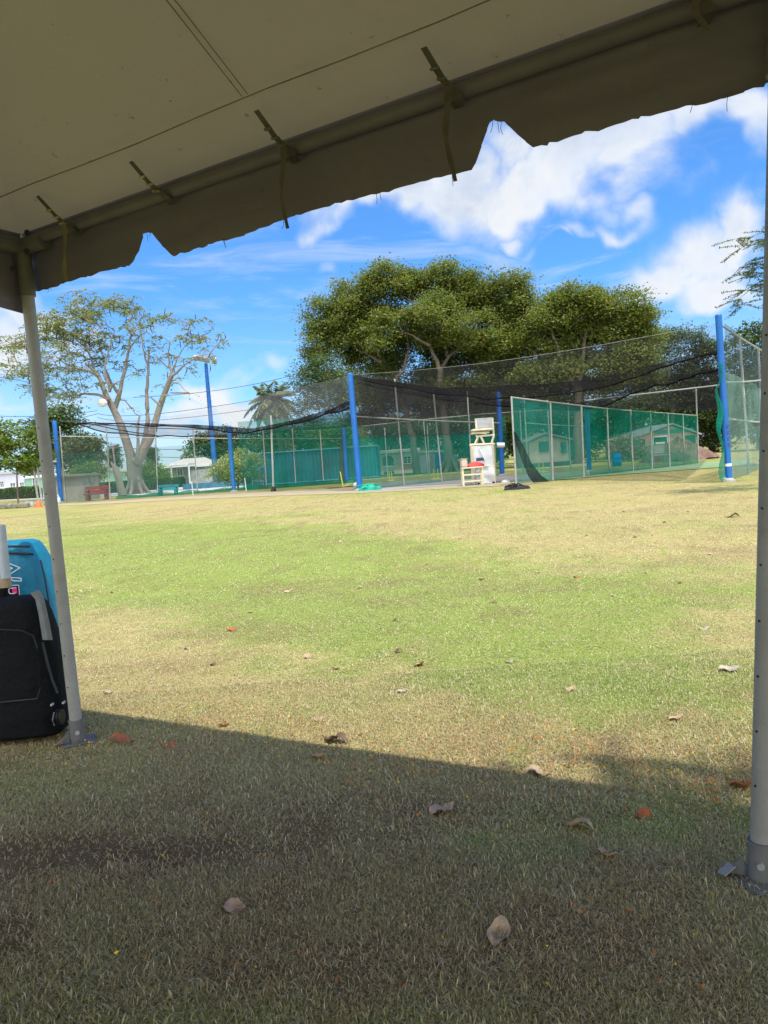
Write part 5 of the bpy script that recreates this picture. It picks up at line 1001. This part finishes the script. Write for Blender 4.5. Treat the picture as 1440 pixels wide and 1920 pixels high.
# ---- big spreading flame tree on the left
Y1 = 64.0; pv = lambda x, y, d=0: V(x, y, Y1 + d); b_ = V(257, 926, Y1) * [1, 1, 0]
T = Tree('flame_tree', 'large sparse spreading tree with pale forked trunk and feathery leaves behind the left nets', b_, None, 'tree', 'bark_light', 5)
T.limb([b_ - [0, 0, .2], pv(254, 905), pv(252, 885), pv(250, 862)], .62, .60, 14)
for k in range(7): a = k * .9; T.limb([b_ + [1.25 * math.cos(a), 1.2 * math.sin(a), -.12], b_ + [.75 * math.cos(a), .7 * math.sin(a), .2], b_ + [.38 * math.cos(a), .36 * math.sin(a), 1.3]], .12, .22, 7)
L1 = [((250, 866), (238, 830), (226, 795), (215, 770), (206, 752)), .62, .40]
zz = lambda L, d=0: [pv(x, y, d) for x, y in L]
T.limb(zz([(249, 868), (238, 830), (226, 795), (214, 768), (203, 750)]), 0.438, 0.268, 12)
T.limb(zz([(203, 750), (193, 725), (184, 706), (176, 692), (160, 680)], -.5), 0.265, 0.089, 10, .03); T.limb(zz([(203, 750), (196, 742), (175, 738), (150, 738), (128, 744)], -1), 0.146, 0.051, 8, .03)
T.limb(zz([(184, 706), (165, 694), (140, 690), (118, 680), (100, 662)], -1.5), 0.133, 0.038, 8, .04); T.limb(zz([(176, 692), (170, 665), (150, 640), (130, 625)], 1), 0.106, 0.032, 8, .04)
T.limb(zz([(214, 768), (224, 740), (228, 715), (236, 690), (240, 660), (246, 630)], .6), 0.225, 0.076, 10, .03); T.limb(zz([(224, 740), (205, 715), (198, 690), (190, 660), (182, 630)], 1.4), 0.159, 0.045, 8, .04)
T.limb(zz([(206, 735), (202, 715), (195, 690), (205, 655), (215, 620)], -1.4), 0.133, 0.032, 8, .04); T.limb(zz([(240, 660), (250, 640), (262, 632), (275, 622)], 1), 0.099, 0.032, 8, .03)
T.limb(zz([(255, 866), (268, 840), (276, 800), (276, 760), (276, 720), (278, 690), (280, 655)], 1.2), 0.279, 0.083, 10, .03); T.limb(zz([(278, 690), (270, 660), (266, 640), (262, 600)], 1.6), 0.093, 0.025, 8, .03)
T.limb(zz([(256, 868), (275, 838), (290, 800), (300, 760), (314, 722), (322, 705)], -.4), 0.398, 0.191, 12, .02); T.limb(zz([(322, 705), (338, 693), (350, 680), (365, 672)], -.8), 0.133, 0.038, 8, .03); T.limb(zz([(322, 705), (318, 680), (314, 660), (318, 640)], .6), 0.133, 0.038, 8, .03)
T.limb(zz([(300, 760), (285, 745), (272, 738), (262, 742)], -1), 0.093, 0.032, 8, .03); T.limb(zz([(322, 705), (332, 670), (345, 650), (360, 640)], .8), 0.093, 0.025, 8, .03); T.limb(zz([(316, 690), (300, 678), (292, 665)], 1.5), 0.080, 0.025, 8, .03)
T.limb(zz([(258, 855), (258, 820), (258, 800), (262, 780)], -1.6), 0.173, 0.076, 8, .03); T.limb(zz([(258, 800), (248, 790), (243, 800)], -1.6), 0.060, 0.025, 6, .02)
FL = [(60, 640, 45, 30, .8), (40, 690, 42, 34, .8, -2), (70, 735, 50, 24, .7, 1), (20, 640, 26, 24, .6), (100, 615, 45, 28, 1), (140, 590, 50, 26, 1), (190, 578, 50, 22, 1), (235, 590, 40, 26, .8), (160, 640, 60, 40, .8, 2), (110, 680, 50, 30, .7, -3), (120, 730, 40, 26, .8, -3), (210, 630, 50, 40, .45, -2), (290, 600, 45, 22, .7), (340, 625, 40, 22, .6), (380, 650, 32, 22, .55), (320, 660, 50, 34, .3, 2), (400, 675, 22, 16, .25), (250, 690, 60, 30, .2, 3), (360, 690, 30, 20, .2), (165, 690, 40, 26, .5, 3), (240, 760, 50, 20, .1, -2), (30, 655, 30, 30, .4, 3), (300, 720, 60, 30, .10, -3)]
T.twig = 'bark_warm'; C = lobes_to_centres(FL, Y1, 720, T.r, 1.3, .2, 1.3); T.grow(C, .05, up=.3, minr=.014)
P_, O_ = [], []
for c in C:
    for k in range(T.r.randint(4, 8)):
        a = T.r.uniform(0, 6.28); dr = np.array([math.cos(a), math.sin(a), T.r.uniform(-.55, .2)]); L_ = T.r.uniform(.5, 1.0)
        m_ = 5
        t = (np.arange(m_) + .7) / m_ * L_; P_.append(c + dr * t[:, None] + np.array([0, 0, 1]) * (-(t ** 2) * .35)[:, None] + T.r.normal(0, .04, (m_, 3))); O_.append(np.repeat(dr[None], m_, 0))
P_ = np.concatenate(P_); O_ = np.concatenate(O_); v, f = leaves(P_, np.full(len(P_), .24), np.full(len(P_), .12), 1.2, T.r, O_)
T.finish(LFF, v, f)
r = np.random.RandomState(4)
for k in range(95):
    c = C[r.randint(len(C))]
    if c[2] < 9: continue
    p = c + r.normal(0, .4, 3); l = r.uniform(.5, .95); mb = MB(); mb.tube([p, p + [r.normal(0, .05), 0, -l * .5], p + [r.normal(0, .12), 0, -l]], [.02, .045, .01], 5); mb.build('seed_pod', LPOD, T.th)
c = pv(192, 755, -1.2); lp = thing('globe_lamp', 'pale round lamp dome against the fork of the large sparse tree', 'lamp', c); mb = MB(); mb.lathe(c - [0, 0, .35], [(.08, 0), (.30, .10), (.40, .32), (.32, .55), (.10, .66)], 16); mb.build('globe', M['white'], lp, True); mb = MB(); mb.tube([c + [0, 0, .28], c + [.15, .5, .5], pv(203, 748, -.2)], .05, 6); mb.build('arm', M['pipe'], lp)

# ---- the two big almond trees in the centre
Y2 = 64.0; pv = lambda x, y, d=0: V(x, y, Y2 + d); b_ = V(846, 893, Y2) * [1, 1, 0]
T = Tree('broadleaf_tree', 'biggest dense tree with pale forking limbs behind the middle nets', b_, None, 'tree', 'bark', 8)
T.limb([b_ - [0, 0, .2]] + zz([(843, 870), (838, 830), (834, 787), (829, 745), (824, 707), (827, 688)], 0), .46, .24, 12, .03)
for k in range(6): a = k * 1.05; T.limb([b_ + [1.1 * math.cos(a), 1. * math.sin(a), -.1], b_ + [.6 * math.cos(a), .55 * math.sin(a), .4], b_ + [.3 * math.cos(a), .3 * math.sin(a), 1.3]], .16, .22, 7)
T.limb(zz([(826, 695), (812, 660), (801, 636), (790, 605), (775, 570)], -1), .20, .04, 9, .05); T.limb(zz([(806, 648), (790, 640), (770, 628), (745, 620)], -2), .13, .04, 8, .04)
T.limb(zz([(828, 690), (839, 669), (862, 655), (886, 622), (900, 590), (910, 570)], 0), .18, .04, 9, .05); T.limb(zz([(839, 669), (838, 640), (830, 610), (826, 570)], .5), .2, .05, 8, .05); T.limb(zz([(862, 655), (858, 625), (866, 590), (874, 560)], 0), .13, .04, 8, .04)
Tb = V(726, 893, Y2 - 1) * [1, 1, 0]; b2 = V(783, 893, Y2 + 1) * [1, 1, 0]
T.limb([b2 - [0, 0, .2]] + zz([(778, 850), (768, 800), (758, 760), (735, 720), (715, 680), (700, 640), (680, 600)], 1), .36, .08, 10, .05); T.limb(zz([(715, 680), (690, 665), (660, 650), (635, 625)], 0), .15, .04, 8, .04); T.limb(zz([(735, 720), (760, 690), (765, 650), (760, 610)], 0), .18, .05, 8, .05)
T.limb(zz([(700, 645), (715, 610), (725, 580)], 0), .12, .04, 8, .04); T.limb(zz([(790, 640), (792, 600), (800, 560)], 1), .12, .04, 8, .04)
CL = [(618, 590, 42, 40, 1), (612, 640, 36, 40, .9), (665, 555, 50, 34, 1), (725, 528, 52, 34, 1.1), (790, 520, 52, 30, 1.1), (845, 520, 45, 30, 1.1), (905, 535, 48, 34, 1.1), (955, 548, 44, 38, 1.1), (975, 600, 36, 44, 1.1), (925, 590, 50, 44, 1, 2), (860, 575, 50, 36, .6, 2), (780, 570, 55, 36, .4, 3), (700, 590, 55, 36, .6, 2), (650, 610, 44, 36, .8), (660, 660, 50, 34, .55, 2), (730, 665, 55, 34, .30, 3), (800, 665, 50, 34, .30, 4), (900, 655, 60, 40, .9, 3), (960, 660, 44, 40, 1, 2), (880, 700, 60, 26, .9, 3), (960, 705, 55, 26, .9, 2), (780, 715, 60, 22, .35, 4), (700, 705, 50, 24, .35, 2), (640, 700, 40, 24, .3), (830, 620, 50, 26, .5, -1), (780, 640, 60, 40, .7, 4), (850, 650, 50, 40, .6, 5), (720, 690, 60, 30, .7, 5), (690, 630, 50, 40, .6, 4), (640, 735, 50, 24, .6, 1), (760, 600, 50, 34, .5, -2), (705, 620, 44, 34, .5, -2), (880, 615, 44, 34, .8, -2), (820, 585, 50, 30, .7, -3), (940, 640, 46, 40, .8, -1), (610, 680, 30, 36, .5), (700, 730, 60, 26, .6, 0), (800, 735, 60, 26, .5, 1), (870, 730, 60, 26, .8, 0), (945, 735, 60, 28, .9, 0), (740, 745, 60, 26, .75, 4), (830, 750, 60, 24, .75, 4), (910, 745, 60, 26, 1, 4), (690, 760, 40, 30, .7, 3), (750, 620, 60, 40, .4, 3), (820, 690, 50, 30, .5, 5)]
C = lobes_to_centres([(l[0], l[1] + 8, *l[2:]) for l in CL], Y2, 3700, T.r, 1.0, .6, .75, .35); T.grow(C[:900], .05, up=.35, minr=.012)
P_ = cluster(C, 66, .46, T.r, .65); v, f = leaves(P_, np.full(len(P_), .23), np.full(len(P_), .14), .8, T.r); T.finish(LFB, v, f)
b_ = V(1084, 880, Y2 - 3) * [1, 1, 0]; T = Tree('broadleaf_tree', 'second dense dark tree joined to the right of the biggest one behind the roof netting', b_, None, 'tree', 'bark', 9)
T.limb([b_ - [0, 0, .2]] + zz([(1085, 850), (1082, 800), (1085, 740), (1090, 680), (1100, 620)], -3), .48, .12, 12, .05); T.limb(zz([(1085, 740), (1060, 690), (1040, 640), (1030, 600)], -3), .26, .06, 9, .05); T.limb(zz([(1088, 700), (1130, 660), (1165, 620)], -3), .24, .06, 9, .05)
CL = [(1035, 585, 40, 36, 1), (1085, 570, 46, 28, 1.1), (1130, 572, 44, 30, 1.1), (1172, 592, 38, 34, 1.1), (1200, 615, 24, 30, .9), (1020, 640, 40, 44, 1, 2), (1080, 630, 55, 44, 1, 2), (1150, 635, 50, 40, 1, 1), (1190, 665, 32, 34, .8), (1030, 700, 50, 34, 1, 1), (1100, 700, 60, 36, 1, 1), (1165, 710, 45, 30, .8, 1), (1080, 745, 80, 22, .7, 2), (990, 720, 30, 30, .8, 1)]
C = lobes_to_centres(CL + [(1205, 650, 26, 30, .9), (1215, 690, 26, 26, .8), (1175, 725, 46, 24, .8)], Y2 - 3, 1650, T.r, 1.0, .6, .75, .35); T.grow(C[:420], .05, up=.3, minr=.012)
P_ = cluster(C, 66, .46, T.r, .65); v, f = leaves(P_, np.full(len(P_), .23), np.full(len(P_), .14), .8, T.r); T.finish(LFB, v, f)
# low scrub and lesser trees round the big pair
simple_tree('feathery_tree', 'low feathery tree with hanging twigs left of the middle blue post', 640, 890, [(600, 700, 34, 24, 1), (570, 690, 18, 26, .5), (610, 745, 48, 24, 1), (650, 770, 34, 24, .8), (575, 775, 34, 22, .8), (640, 730, 40, 24, .9)], 56, 230, 34, .38, .34, .09, LFM, (640, 800), .22, 21, up=1.2)
simple_tree('leafy_tree', 'mid green tree rising above the container roof at its middle', 600, 880, [(560, 822, 44, 20, 1), (600, 830, 44, 22, 1), (520, 835, 34, 16, .7)], 84, 190, 40, .5, .34, .22, LFM, (595, 850), .25, 22)
simple_tree('leafy_tree', 'bright yellowish green tree behind the container just left of the middle blue post', 640, 885, [(632, 825, 30, 26, 1), (660, 835, 22, 20, .8)], 78, 120, 40, .42, .3, .2, LFL, (636, 850), .2, 23)
simple_tree('leafy_tree', 'dark rounded tree behind the floodlight mast and grey bungalow', 420, 895, [(410, 840, 40, 24, 1), (450, 848, 45, 22, 1), (390, 845, 24, 20, .8), (480, 852, 34, 18, .8)], 96, 230, 42, .55, .36, .24, LFD, (425, 860), .3, 24)
simple_tree('leafy_tree', 'dark leafy tree between the trunk pair and the arcaded house', 760, 885, [(700, 800, 36, 30, 1), (745, 810, 36, 26, .8), (790, 815, 30, 24, .6), (700, 835, 30, 16, .8), (760, 840, 40, 12, .7)], 86, 230, 42, .5, .32, .2, LFM, (760, 830), .25, 25)
simple_tree('leafy_tree', 'dark leafy tree behind the umpire chair', 900, 880, [(850, 800, 34, 30, 1), (890, 805, 40, 34, 1), (930, 800, 38, 36, 1), (870, 845, 50, 20, 1), (920, 850, 40, 22, 1), (960, 830, 30, 36, 1)], 88, 420, 46, .5, .34, .22, LFD, (900, 830), .25, 26)
simple_tree('leafy_tree', 'dark tree overhanging the beige building roof', 1040, 875, [(1000, 790, 40, 26, 1), (1050, 785, 40, 26, 1), (1100, 790, 40, 30, 1), (1085, 830, 34, 26, 1), (1140, 800, 34, 36, 1)], 76, 380, 46, .5, .32, .2, LFD, (1060, 820), .25, 27)
simple_tree('leafy_tree', 'dark tree rising behind the pink house roof', 1210, 870, [(1180, 780, 40, 26, 1), (1230, 775, 44, 24, 1), (1285, 780, 44, 24, 1), (1170, 820, 20, 30, .6)], 84, 330, 46, .5, .32, .2, LFD, (1215, 800), .25, 28)
simple_tree('umbrella_tree', 'flat topped umbrella shaped tree behind the net left of the tallest blue post', 1262, 866, [(1235, 640, 44, 12, 1), (1285, 630, 44, 9, 1), (1315, 640, 26, 10, .7), (1215, 672, 36, 16, .8), (1265, 668, 40, 14, .7), (1225, 705, 30, 18, .6), (1290, 700, 40, 18, .8)], 72, 330, 44, .36, .24, .12, LFM, (1262, 700), .26, 29, up=1.4)
simple_tree('leafy_tree', 'tall dark tree directly behind the tallest blue post', 1338, 866, [(1325, 680, 34, 34, 1), (1345, 730, 40, 40, 1), (1310, 740, 40, 34, 1), (1325, 790, 34, 40, 1), (1350, 820, 28, 40, 1), (1270, 745, 40, 24, .8)], 72, 480, 46, .45, .3, .2, LFD, (1335, 720), .3, 30)
simple_tree('leafy_tree', 'tree with yellow green top seen through the grey green net at the right edge', 1425, 866, [(1418, 632, 24, 20, 1), (1455, 640, 40, 30, 1), (1410, 690, 30, 34, .9), (1450, 720, 50, 50, 1), (1400, 750, 24, 34, .7), (1430, 800, 40, 40, .7)], 66, 420, 44, .4, .28, .18, LFM, (1425, 720), .3, 31)
simple_tree('leafy_tree', 'dense dark tree rising behind the concrete hut and leftmost blue post', 135, 905, [(118, 785, 24, 20, 1), (120, 815, 38, 24, 1), (135, 845, 46, 26, 1), (160, 848, 28, 22, .9), (105, 860, 34, 24, 1), (72, 825, 24, 18, .7), (145, 870, 40, 16, .8)], 84, 330, 44, .5, .38, .24, LFM, (128, 840), .3, 32)
simple_tree('young_tree', 'small bright green tree with a thin trunk left of the left tent leg', 34, 944, [(12, 835, 22, 22, 1), (48, 838, 26, 16, .8), (60, 855, 20, 18, 1), (25, 865, 34, 20, 1.1), (40, 878, 20, 12, .8), (-5, 860, 26, 26, 1), (0, 815, 18, 18, .8)], 49, 150, 44, .24, .24, .15, LFL, (30, 855), .07, 33)
simple_tree('round_bush', 'rounded green bush left of the mint bungalow wall window behind the red bench', 172, 918, [(160, 895, 20, 14, 1), (178, 896, 16, 14, 1)], 74, 60, 60, .3, .22, .14, LFL, (168, 900), .08, 34, cat='bush')
simple_tree('round_bush', 'clipped rounded green bush right of the large sparse tree', 280, 915, [(280, 892, 18, 16, 1)], 78, 60, 70, .3, .2, .13, LFL, (280, 897), .08, 35, cat='bush')
simple_tree('flowering_bush', 'yellowish pale flowering bush left of the container doors', 446, 915, [(440, 885, 26, 20, 1), (455, 870, 18, 18, .8), (460, 895, 18, 16, .9), (432, 866, 14, 14, .5), (448, 903, 22, 12, .8)], 56, 120, 60, .26, .2, .11, LFY, (446, 885), .08, 36, cat='bush')
simple_tree('small_tree', 'tiny round tree far off beside the utility poles', 175, 900, [(175, 862, 9, 8, 1)], 110, 30, 40, .35, .3, .2, LFD, (175, 868), .1, 37)
simple_tree('green_bush', 'bright green bush right of the beige building', 1055, 880, [(1060, 858, 24, 12, 1), (1092, 856, 14, 10, .8)], 66, 60, 60, .3, .2, .13, LFL, (1060, 866), .06, 38, cat='bush')
simple_tree('flowering_bush', 'pinkish dry bush beside the blue barrel', 1170, 874, [(1165, 848, 16, 18, 1), (1182, 855, 12, 14, .8)], 56, 60, 40, .3, .18, .12, leafmat('rosy_leaf', (.16, .10, .08), (.30, .20, .17), (.4, .3, .25), .3), (1168, 858), .06, 39, cat='bush')
simple_tree('green_bush', 'dark shrub in front of the pink house door', 1205, 872, [(1205, 862, 20, 9, 1), (1275, 864, 26, 8, 1)], 60, 70, 50, .25, .18, .12, LFD, (1205, 866), .05, 40, cat='bush')
# conifers
for (px, top, w, lab) in ((214, 838, 14, 'dark conifer left of the big sparse tree trunk'), (283, 842, 14, 'dark conifer right of the big sparse tree trunk')):
    Y_ = 110; b_ = V(px, 900, Y_) * [1, 1, 0]; T = Tree('conifer', lab, b_, 'dark conifers behind the big sparse tree', seed=px); tt = V(px, top, Y_); T.limb([b_, (b_ + tt) / 2, tt], .22, .05, 7); P = []
    for k in range(90):
        t = T.r.rand() ** .8; R_ = w / F * Y_ * (1 - t) + .1; a = T.r.uniform(0, 6.28); P.append(b_ * (1 - t) + tt * t + [R_ * math.cos(a) * .8, R_ * math.sin(a) * .8, 0])
    C = np.array(P); C = C[C[:, 2] > .8]; T.grow(C[::3], .04, up=-.2); Q = cluster(C, 50, .45, T.r, .5); v, f = leaves(Q, np.full(len(Q), .4), np.full(len(Q), .12), .4, T.r); T.finish(LFD, v, f)
b_ = V(214, 929, 60) * [1, 1, 0]; T = Tree('dead_stump', 'leaning pale dead trunk left of the big sparse tree', b_, seed=3); P = [b_] + [V(x, y, 60) for x, y in ((222, 925), (222, 905), (216, 880), (212, 868))]
mb = MB(); mb.tube([b_ + [.7, 0, 0], V(226, 915, 60), V(222, 895, 60), V(217, 880, 60), V(213, 870, 60)], [.36, .30, .27, .26, .12], 9); mb.tube([V(217, 880, 60), V(208, 866, 60)], [.2, .06], 7); mb.build('trunk', M['bark_light'], T.th, True)
# palms
def palm(label, px, py, cx, cy, Y_, fl, nf, seed, r0=.2, nl=34, grp='coconut palms'):
    b_ = V(px, py, Y_) * [1, 1, 0]; c = V(cx, cy, Y_); th = thing('palm_tree', label, 'palm', b_, grp); r = np.random.RandomState(seed); mb = MB()
    m1 = b_ * .6 + c * .4 + [.3 * r0 * 3, 0, 0]; mb.tube([b_, m1, c], [r0 * 1.3, r0, r0 * .7], 10); mb.build('trunk', M['bark'], th, True); st = MB(); P, O_, LL = [], [], []
    for k in range(nf):
        a = 2.4 * k + r.uniform(-.2, .2); el = 1.35 - 1.9 * (k / nf) + r.uniform(-.1, .1); L_ = fl * r.uniform(.8, 1.1) * (.75 + .25 * (k / nf)); d = np.array([math.cos(a) * math.cos(el), math.sin(a) * math.cos(el), math.sin(el)]); p = c.copy(); pts = [p.copy()]
        wind = np.array([.05, 0, 0])
        for s_ in range(10):
            d = d + [0, 0, -.11 - .05 * math.cos(el)] + wind * .3; d /= np.linalg.norm(d); p = p + d * L_ / 10; pts.append(p.copy())
        pts = np.array(pts); st.tube(pts, np.linspace(.045, .01, 11) * fl / 3, 4)
        for q in np.linspace(.12, 1, nl):
            i = min(9, int(q * 10)); f_ = q * 10 - i; o_ = pts[i] * (1 - f_) + pts[i + 1] * f_; t_ = pts[i + 1] - pts[i]; t_ /= np.linalg.norm(t_); sd_ = np.cross(t_, [0, 0, 1]); sd_ /= np.linalg.norm(sd_) + 1e-6; l = fl * .24 * math.sin(math.pi * min(1, q * .8 + .15)) + .1
            for s_ in (-1, 1): dd = sd_ * s_ * .8 + t_ * .6 + np.array([0, 0, -.45 - .3 * r.rand()]); dd /= np.linalg.norm(dd); P.append(o_ + dd * l / 2); O_.append(dd); LL.append(l)
    st.build('frond_stem', M['pipe'] if False else mat('frond_stem', (.30, .30, .12), .6, .2, 3), th); P = np.array(P); O_ = np.array(O_); LL = np.array(LL); n = len(P)
    nrm = np.cross(O_, r.normal(0, 1, (n, 3))); nrm[:, 2] = np.abs(nrm[:, 2]) + .3; s_ = np.cross(nrm, O_); s_ /= np.linalg.norm(s_, axis=1)[:, None]; w = .055 * fl / 3
    V_ = np.stack([P - O_ * LL[:, None] / 2 - s_ * w * .4, P + s_ * w, P + O_ * LL[:, None] / 2, P - s_ * w], 1).reshape(-1, 3); fast('crown', V_, np.arange(n * 4).reshape(-1, 4), LPD, th, attrs={'rnd': ('FACE', r.rand(n))})
    mb = MB()
    for k in range(7): a = k * .9; mb.lathe(c + [.28 * math.cos(a), .28 * math.sin(a), -.45], [(.03, 0), (.13, .08), (.15, .17), (.08, .27), (.02, .3)], 8)
    mb.build('coconuts', mat('coconut', (.16, .15, .05), .7, .3, 3), th, True); return th
palm('tall coconut palm rising behind the long container', 534, 905, 508, 752, 72, 3.4, 34, 2, .24)
palm('small distant palm above the grey bungalow roof', 352, 880, 353, 850, 120, 2.6, 16, 5, .15, 16); palm('small palm showing just above the container roof', 537, 880, 537, 838, 80, 1.7, 16, 6, .1, 16)
# hedge along the road
def hedge(label, pts, h, d, n, m, seed):
    r = np.random.RandomState(seed); P = [G(*p) for p in pts]; L_ = np.concatenate([[0], np.cumsum([np.linalg.norm(P[i + 1] - P[i]) for i in range(len(P) - 1)])]); t = r.uniform(0, L_[-1], n); Pn = np.array(P)
    c = np.stack([np.interp(t, L_, Pn[:, j]) for j in range(3)], 1); hh = h * (1 + .10 * (vnoise(t, 0, .7, seed) - .5)); c[:, 1] += r.uniform(-d / 2, d / 2, n); c[:, 2] = r.rand(n) ** .7 * hh
    th = thing('hedge', label, 'hedge', P[0]); mb = MB(); a = P[0]
    for i in range(len(P) - 1): dd = P[i + 1] - P[i]; mb.box((P[i] + P[i + 1]) / 2 + [0, 0, h * .42], (np.linalg.norm(dd), d * .6, h * .84), math.atan2(dd[1], dd[0]))
    mb.build('branches', mat('hedge_core', (.02, .03, .012), .95, .3, 2), th); v, f = leaves(c, np.full(n, .2), np.full(n, .13), .6, r); fast('foliage', v, f, m, th, attrs={'rnd': ('FACE', r.rand(n))})
hedge('clipped green hedge along the road left of the concrete hut', [(-60, 940), (76, 934)], 1.25, 1.0, 9000, LFH, 1)
hedge('clipped green hedge along the road from the red bench to the grey bungalow porch', [(160, 928), (235, 923), (345, 913)], 1.15, 1.0, 12000, LFH, 2)
c = V(118, 880, 118); tag(c, None) if False else None
# far-off wood behind everything, reads as one mass
r = np.random.RandomState(77); n = 26000; px = r.uniform(-260, 1750, n); Y_ = r.uniform(135, 175, n); gx = (px - 720) / F * Y_; hz = 3.2 + 5.5 * np.clip((px - 560) / 300, 0, 1) + 1.8 * vnoise(gx, 0, .11, 5) + 2.2 * vnoise(gx, 3, .35, 6)
hz = np.where(px < 560, 1.6 + 1.3 * vnoise(gx, 9, .2, 7), hz); z = hz * r.rand(n) ** .6
v, f = leaves(np.stack([gx, Y_, z], 1), np.full(n, 1.1), np.full(n, .8), .5, r); tag(fast('distant_wood', v, f, LFD, attrs={'rnd': ('FACE', r.rand(n))}), 'far-off dark wood closing the view behind the houses and trees', 'wood', kind='stuff')
# roadside verge shrubs in front of the net gaps
# ---- tree on the right whose crown hangs over the tent
def feather_tree(name, label, b_, h, ends, CC, fl, seed, r0):
    b_ = np.array(b_, float); T = Tree(name, label, b_, None, 'tree', 'bark', seed); top = b_ + [-.2, -.1, h]; T.limb([b_ - [0, 0, .1], b_ + [.05, 0, h / 2], top], r0, r0 * .75, 12, .01)
    for q in ends: q = np.array(q, float); T.limb([top, top * .5 + q * .5 + [0, 0, .4], q], r0 * .45, .03, 8, .02)
    C = np.concatenate([np.array(c, float) + T.r.normal(0, R_ / 2, (k, 3)) * [1, 1, .5] for c, R_, k in CC]); T.grow(C, .02, up=.1, minr=.004); P_, O_ = [], []
    for c in C:
        for k in range(T.r.randint(5, 8)):
            a = T.r.uniform(0, 6.28); dr = np.array([math.cos(a), math.sin(a), T.r.uniform(-.5, .25)]); dr /= np.linalg.norm(dr); L_ = T.r.uniform(.7, 1.2) * fl; sdv = np.cross(dr, [0, 0, 1]); sdv /= np.linalg.norm(sdv)
            T.tw.tube([c, c + dr * L_ * .5 + [0, 0, -.02 * fl], c + dr * L_ + [0, 0, -.1 * fl]], [.012 * fl, .009 * fl, .004 * fl], 3, caps=False)
            for q in np.linspace(.15, 1, 11):
                for s_ in (-1, 1): d2 = sdv * s_ * .9 + dr * .45 + [0, 0, -.1]; d2 /= np.linalg.norm(d2); P_.append(c + dr * L_ * q + d2 * .11 * fl + [0, 0, -.1 * fl * q * q]); O_.append(d2)
    P_ = np.array(P_); v, f = leaves(P_, np.full(len(P_), .22 * fl), np.full(len(P_), .075 * fl), 1.2, T.r, np.array(O_)); T.finish(LFM, v, f)
YS = 17.0
feather_tree('overhanging_tree', 'feathery leaved tree whose branch reaches in over the right edge above the tallest blue post', (17.5, 17.5, 0), 5.0, [V(1450, 480, YS), V(1465, 560, YS), (14, 20, 8), (20, 19, 8), (19, 15, 8.5)],
    [(V(1412, 455, YS), .5, 3), (V(1392, 500, YS), .5, 3), (V(1425, 560, YS), .4, 3), (V(1440, 440, YS), .5, 4), (V(1470, 500, YS), .9, 8), (V(1510, 470, YS), 1.4, 16), (V(1510, 560, YS), 1.2, 14), ((14, 20, 8), 3, 30), ((20, 19, 8.2), 3, 30), ((19, 15, 8.5), 3, 30)], .42, 15, .3)
feather_tree('shade_tree', 'tree behind the camera whose outer leaves dapple the right corner of the tent shadow', (8.5, -3.5, 0), 4.0, [(3.2, .3, 5.8), (2.2, .5, 5.8), (6, 1.5, 6), (8, 0, 6.5)],
    [((2.4, .45, 5.9), .8, 46), ((3.6, .3, 5.9), 1.0, 40), ((1.6, .5, 6.0), .4, 10), ((5, -.5, 6.2), 1.6, 30), ((7, -2, 6.6), 2.4, 40)], .27, 16, .26)
